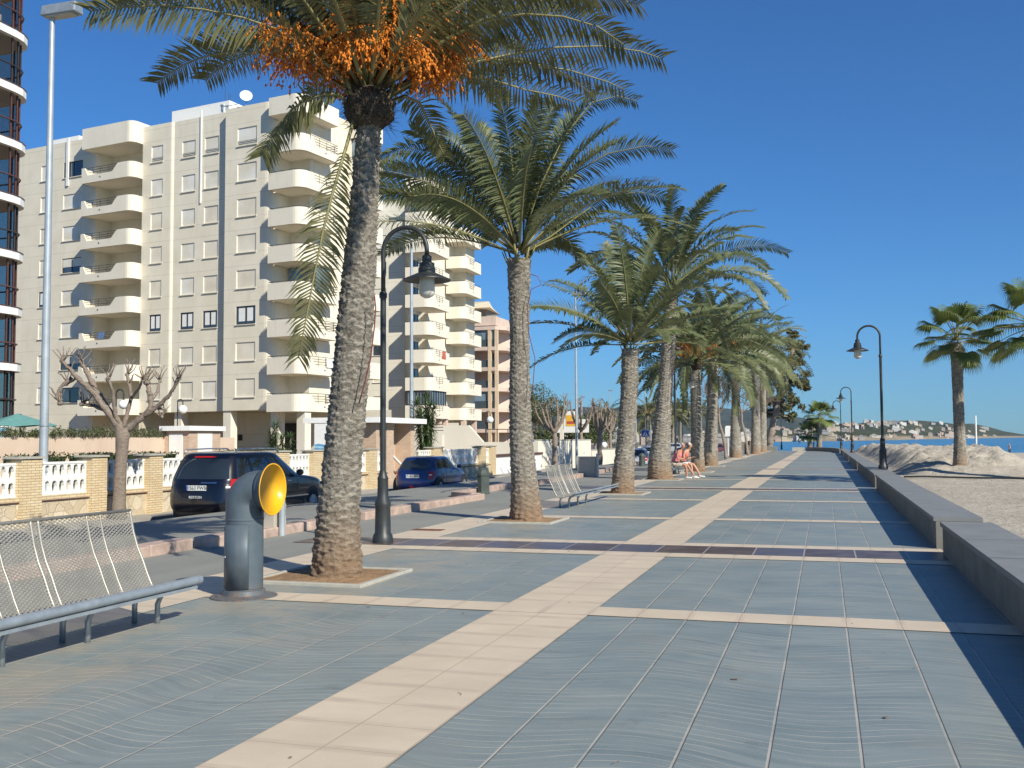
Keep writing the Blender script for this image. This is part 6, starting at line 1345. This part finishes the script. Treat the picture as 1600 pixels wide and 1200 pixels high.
def seated(label,loc,rz,skinm,shirt,shorts,hair,lean=.16,scale=1.07,phone=True,cap=False):
    g=thing('person',label,'person',loc,rz); g.scale=(scale,)*3        # faces +x
    V=Vector; hip=V((0,0,.52)); ch=V((.06+lean*.4,0,.84)); nk=V((.12+lean,0,1.08)); hd=V((.22+lean,0,1.20))
    nodes=[(hip,(.13,.16)),(V((.03+lean*.15,0,.68)),(.12,.145)),(ch,(.115,.155)),(V((.09+lean*.8,0,1.0)),(.085,.12)),(nk,.05),(V((.15+lean,0,1.13)),.05),(V((.19+lean,0,1.20)),(.085,.075)),(V((.21+lean,0,1.27)),(.088,.075)),(V((.20+lean,0,1.32)),(.05,.045))]
    E=[(0,1),(1,2),(2,3),(3,4),(4,5),(5,6),(6,7),(7,8)]
    def chain(start,pts):
        k=start
        for p,r in pts: nodes.append((p,r)); E.append((k,len(nodes)-1)); k=len(nodes)-1
        return k
    hands=[]
    for s_ in(1,-1):
        e=chain(3,[(V((.08+lean*.8,s_*.17,1.0)),.055),(V((.10+lean*.5,s_*.22,.86)),.045),(V((.14+lean*.4,s_*.23,.73)),.038),(V((.28+lean*.3,s_*.17,.74)),.034),(V((.40+lean*.3,s_*.08,.77)),.024)]); hands.append(nodes[e][0])
        fs=.10 if s_>0 else -.04
        chain(0,[(V((.08,s_*.10,.50)),.088),(V((.27,s_*.12,.52)),.075),(V((.45,s_*.13,.52)),.060),(V((.50+fs*.4,s_*.13,.40)),.052),(V((.54+fs,s_*.13,.24)),.046),(V((.57+fs*1.5,s_*.13,.09)),.034),(V((.62+fs*1.5,s_*.13,.045)),.036),(V((.76+fs*1.5,s_*.14,.035)),.03)])
    skin('body',nodes,E,skinm,g)
    for s_,h in zip((1,-1),hands):
        m=[]; ed=[]
        m.append((h,.022)); m.append((h+V((.045,-s_*.012,.008)),(.026,.014)))
        ed=[(0,1)]
        for k in range(4):
            b=h+V((.06,-s_*.012+(k-1.5)*.017,.008)); m+= [(b,.009),(b+V((.032-.004*abs(k-1.5),0,.012)),.0082),(b+V((.048,-s_*.004,.032)),.007)]; n=len(m); ed+=[(1,n-3),(n-3,n-2),(n-2,n-1)]
        m+= [(h+V((.02,-s_*.032,.02)),.010),(h+V((.045,-s_*.038,.036)),.008)]; n=len(m); ed+=[(0,n-2),(n-2,n-1)]
        skin('hand',m,ed,skinm,g,1)
    if phone: m=MB(); m.obox(hands[0].lerp(hands[1],.5)+V((.06,0,.03)),(.012,.13,.09),0,0,.5); o=m.build('book',DARKC,None); o.name='phone'; 
    if phone: o.location=loc; o.rotation_euler=(0,0,rz); o.scale=(scale,)*3; tag(o,'small dark phone held by the '+('grey haired person in pink' if hair is HAIR else 'person'),'phone')
    # shirt and shorts as skins a little wider than the body
    sn=[(hip+V((0,0,.05)),(.145,.178)),(V((.03+lean*.15,0,.68)),(.138,.165)),(ch,(.13,.17)),(V((.085+lean*.75,0,.985)),(.105,.135)),(V((.10+lean*.85,0,1.03)),(.065,.09))]; se=[(0,1),(1,2),(2,3),(3,4)]
    for s_ in(1,-1): sn.append((V((.085+lean*.8,s_*.14,1.0)),.068)); se.append((3,len(sn)-1))
    skin('shirt',sn,se,shirt,g)
    sn=[(hip+V((-.01,0,.02)),(.142,.175)),(hip+V((0,0,.10)),(.13,.165))]; se=[(0,1)]
    for s_ in(1,-1): k=len(sn); sn+=[(V((.10,s_*.10,.505)),.105),(V((.27,s_*.12,.523)),.09),(V((.38,s_*.125,.525)),.078)]; se+=[(0,k),(k,k+1),(k+1,k+2)]
    skin('shorts',sn,se,shorts,g)
    hn=[(V((.165+lean,0,1.24)),(.085,.083)),(V((.17+lean,0,1.31)),(.092,.083)),(V((.20+lean,0,1.335)),(.07,.06))]; skin('hair',hn,[(0,1),(1,2)],hair,g)
    if cap: m=MB(); m.lathe([(.10,0),(.10,.03),(.085,.07),(.05,.095),(0,.10)],(.19+lean,0,1.29),14,axis=(.25,0,1)); m.obox((.30+lean,0,1.285),(.12,.15,.012),0,0,.25); m.build('cap',WHITE,g,smooth=True,ang=40)
    # face
    fx=.285+lean; 
    m=MB(); m.ball((fx+.012,0,1.225),.016,8,6,(1,.8,1.3)); m.build('nose',skinm,g,smooth=True)
    for s_ in(1,-1): m=MB(); m.ball((fx-.008,s_*.03,1.25),.010,8,6); m.build('eye',DARKC,g,smooth=True); m=MB(); m.ball((.195+lean,s_*.082,1.235),.022,8,6,(.6,.35,1.2)); m.build('ear',skinm,g,smooth=True)
    m=MB(); m.ball((fx-.006,0,1.19),.016,8,5,(.5,1.3,.35)); m.build('mouth',CORAL,g,smooth=True)
    for s_ in(1,-1):
        fs=.10 if s_>0 else -.04; m=MB(); x=.57+fs*1.5; 
        sn=[(V((x-.02,s_*.13,.09)),.048),(V((x-.01,s_*.13,.05)),(.048,.045)),(V((x+.08,s_*.135,.045)),(.045,.042)),(V((x+.20,s_*.14,.038)),(.042,.032))]; skin('shoe',sn,[(0,1),(1,2),(2,3)],WHITE,g,2)
    return g
bx,by=p2w(1051,40.8); seated('grey haired person in pink top and beige shorts looking at a phone on the bench',(bx+.05,by,-.03),R(-6),SK,PINKC,BEIGEC,HAIR)
bx,by=p2w(1067,42.0); seated('person in coral top, white shorts and white cap on the far side of the bench',(bx-.1,by,-.03),R(-12),SKp,CORAL,WHITE,simple('white_hair',(.7,.69,.66),.8),lean=.2,phone=False,cap=False)
def walker(label,loc,rz):
    g=thing('person',label,'person',loc,rz); V=Vector
    nodes=[(V((0,0,.95)),(.12,.14)),(V((0,0,1.15)),(.11,.14)),(V((.0,0,1.36)),(.10,.15)),(V((.01,0,1.48)),.05),(V((.02,0,1.56)),.05),(V((.03,0,1.66)),(.085,.07)),(V((.03,0,1.74)),(.06,.05))]; E=[(i,i+1) for i in range(6)]
    def ch(k,pts):
        for p,r in pts: nodes.append((p,r)); E.append((k,len(nodes)-1)); k=len(nodes)-1
    for s_ in(1,-1):
        ch(2,[(V((0,s_*.18,1.38)),.055),(V((s_*.06,s_*.22,1.14)),.042),(V((s_*.16,s_*.2,.92)),.03),(V((s_*.19,s_*.19,.84)),.028)])
        ch(0,[(V((s_*.05,s_*.09,.88)),.085),(V((s_*.16,s_*.1,.50)),.058),(V((s_*.18-.08,s_*.1,.10)),.038),(V((s_*.18+.08,s_*.1,.04)),.035)])
    skin('body',nodes,E,SKp,g); skin('shirt',[(V((0,0,1.0)),(.14,.16)),(V((0,0,1.2)),(.13,.16)),(V((0,0,1.38)),(.12,.18))],[(0,1),(1,2)],simple('grey_cloth',(.35,.36,.38),.8),g)
    sn=[(V((0,0,.95)),(.135,.155))];se=[]
    for s_ in(1,-1): k=len(sn); sn+=[(V((s_*.05,s_*.09,.86)),.10),(V((s_*.16,s_*.1,.50)),.075),(V((s_*.12,s_*.1,.16)),.06)]; se+=[(0,k),(k,k+1),(k+1,k+2)]
    skin('trousers',sn,se,DARKC,g); skin('hair',[(V((0,0,1.68)),(.09,.08)),(V((0,0,1.76)),(.08,.07))],[(0,1)],DARKC,g); return g
x,y=p2w(1577,140); walker('walker in grey top and dark trousers on the beach near the water',(x,y,-1.05),R(200))
# ------------------------------------------------------------------ air between here and the far hills
def haze():
    m=MB(); m.box(-5200,5600,-400,7200,-30,420); t=bpy.data.materials.new('haze_air'); t.use_nodes=True; nt=t.node_tree; nt.nodes.remove(nt.nodes['Principled BSDF']); v=nt.nodes.new('ShaderNodeVolumePrincipled'); v.inputs['Color'].default_value=(.62,.78,1,1); v.inputs['Density'].default_value=HAZE; v.inputs['Anisotropy'].default_value=.2; nt.links.new(v.outputs[0],nt.nodes['Material Output'].inputs['Volume']); o=m.build('haze',t); o['kind']='stuff'; S.cycles.volume_bounces=0
HAZE=.00006
haze()
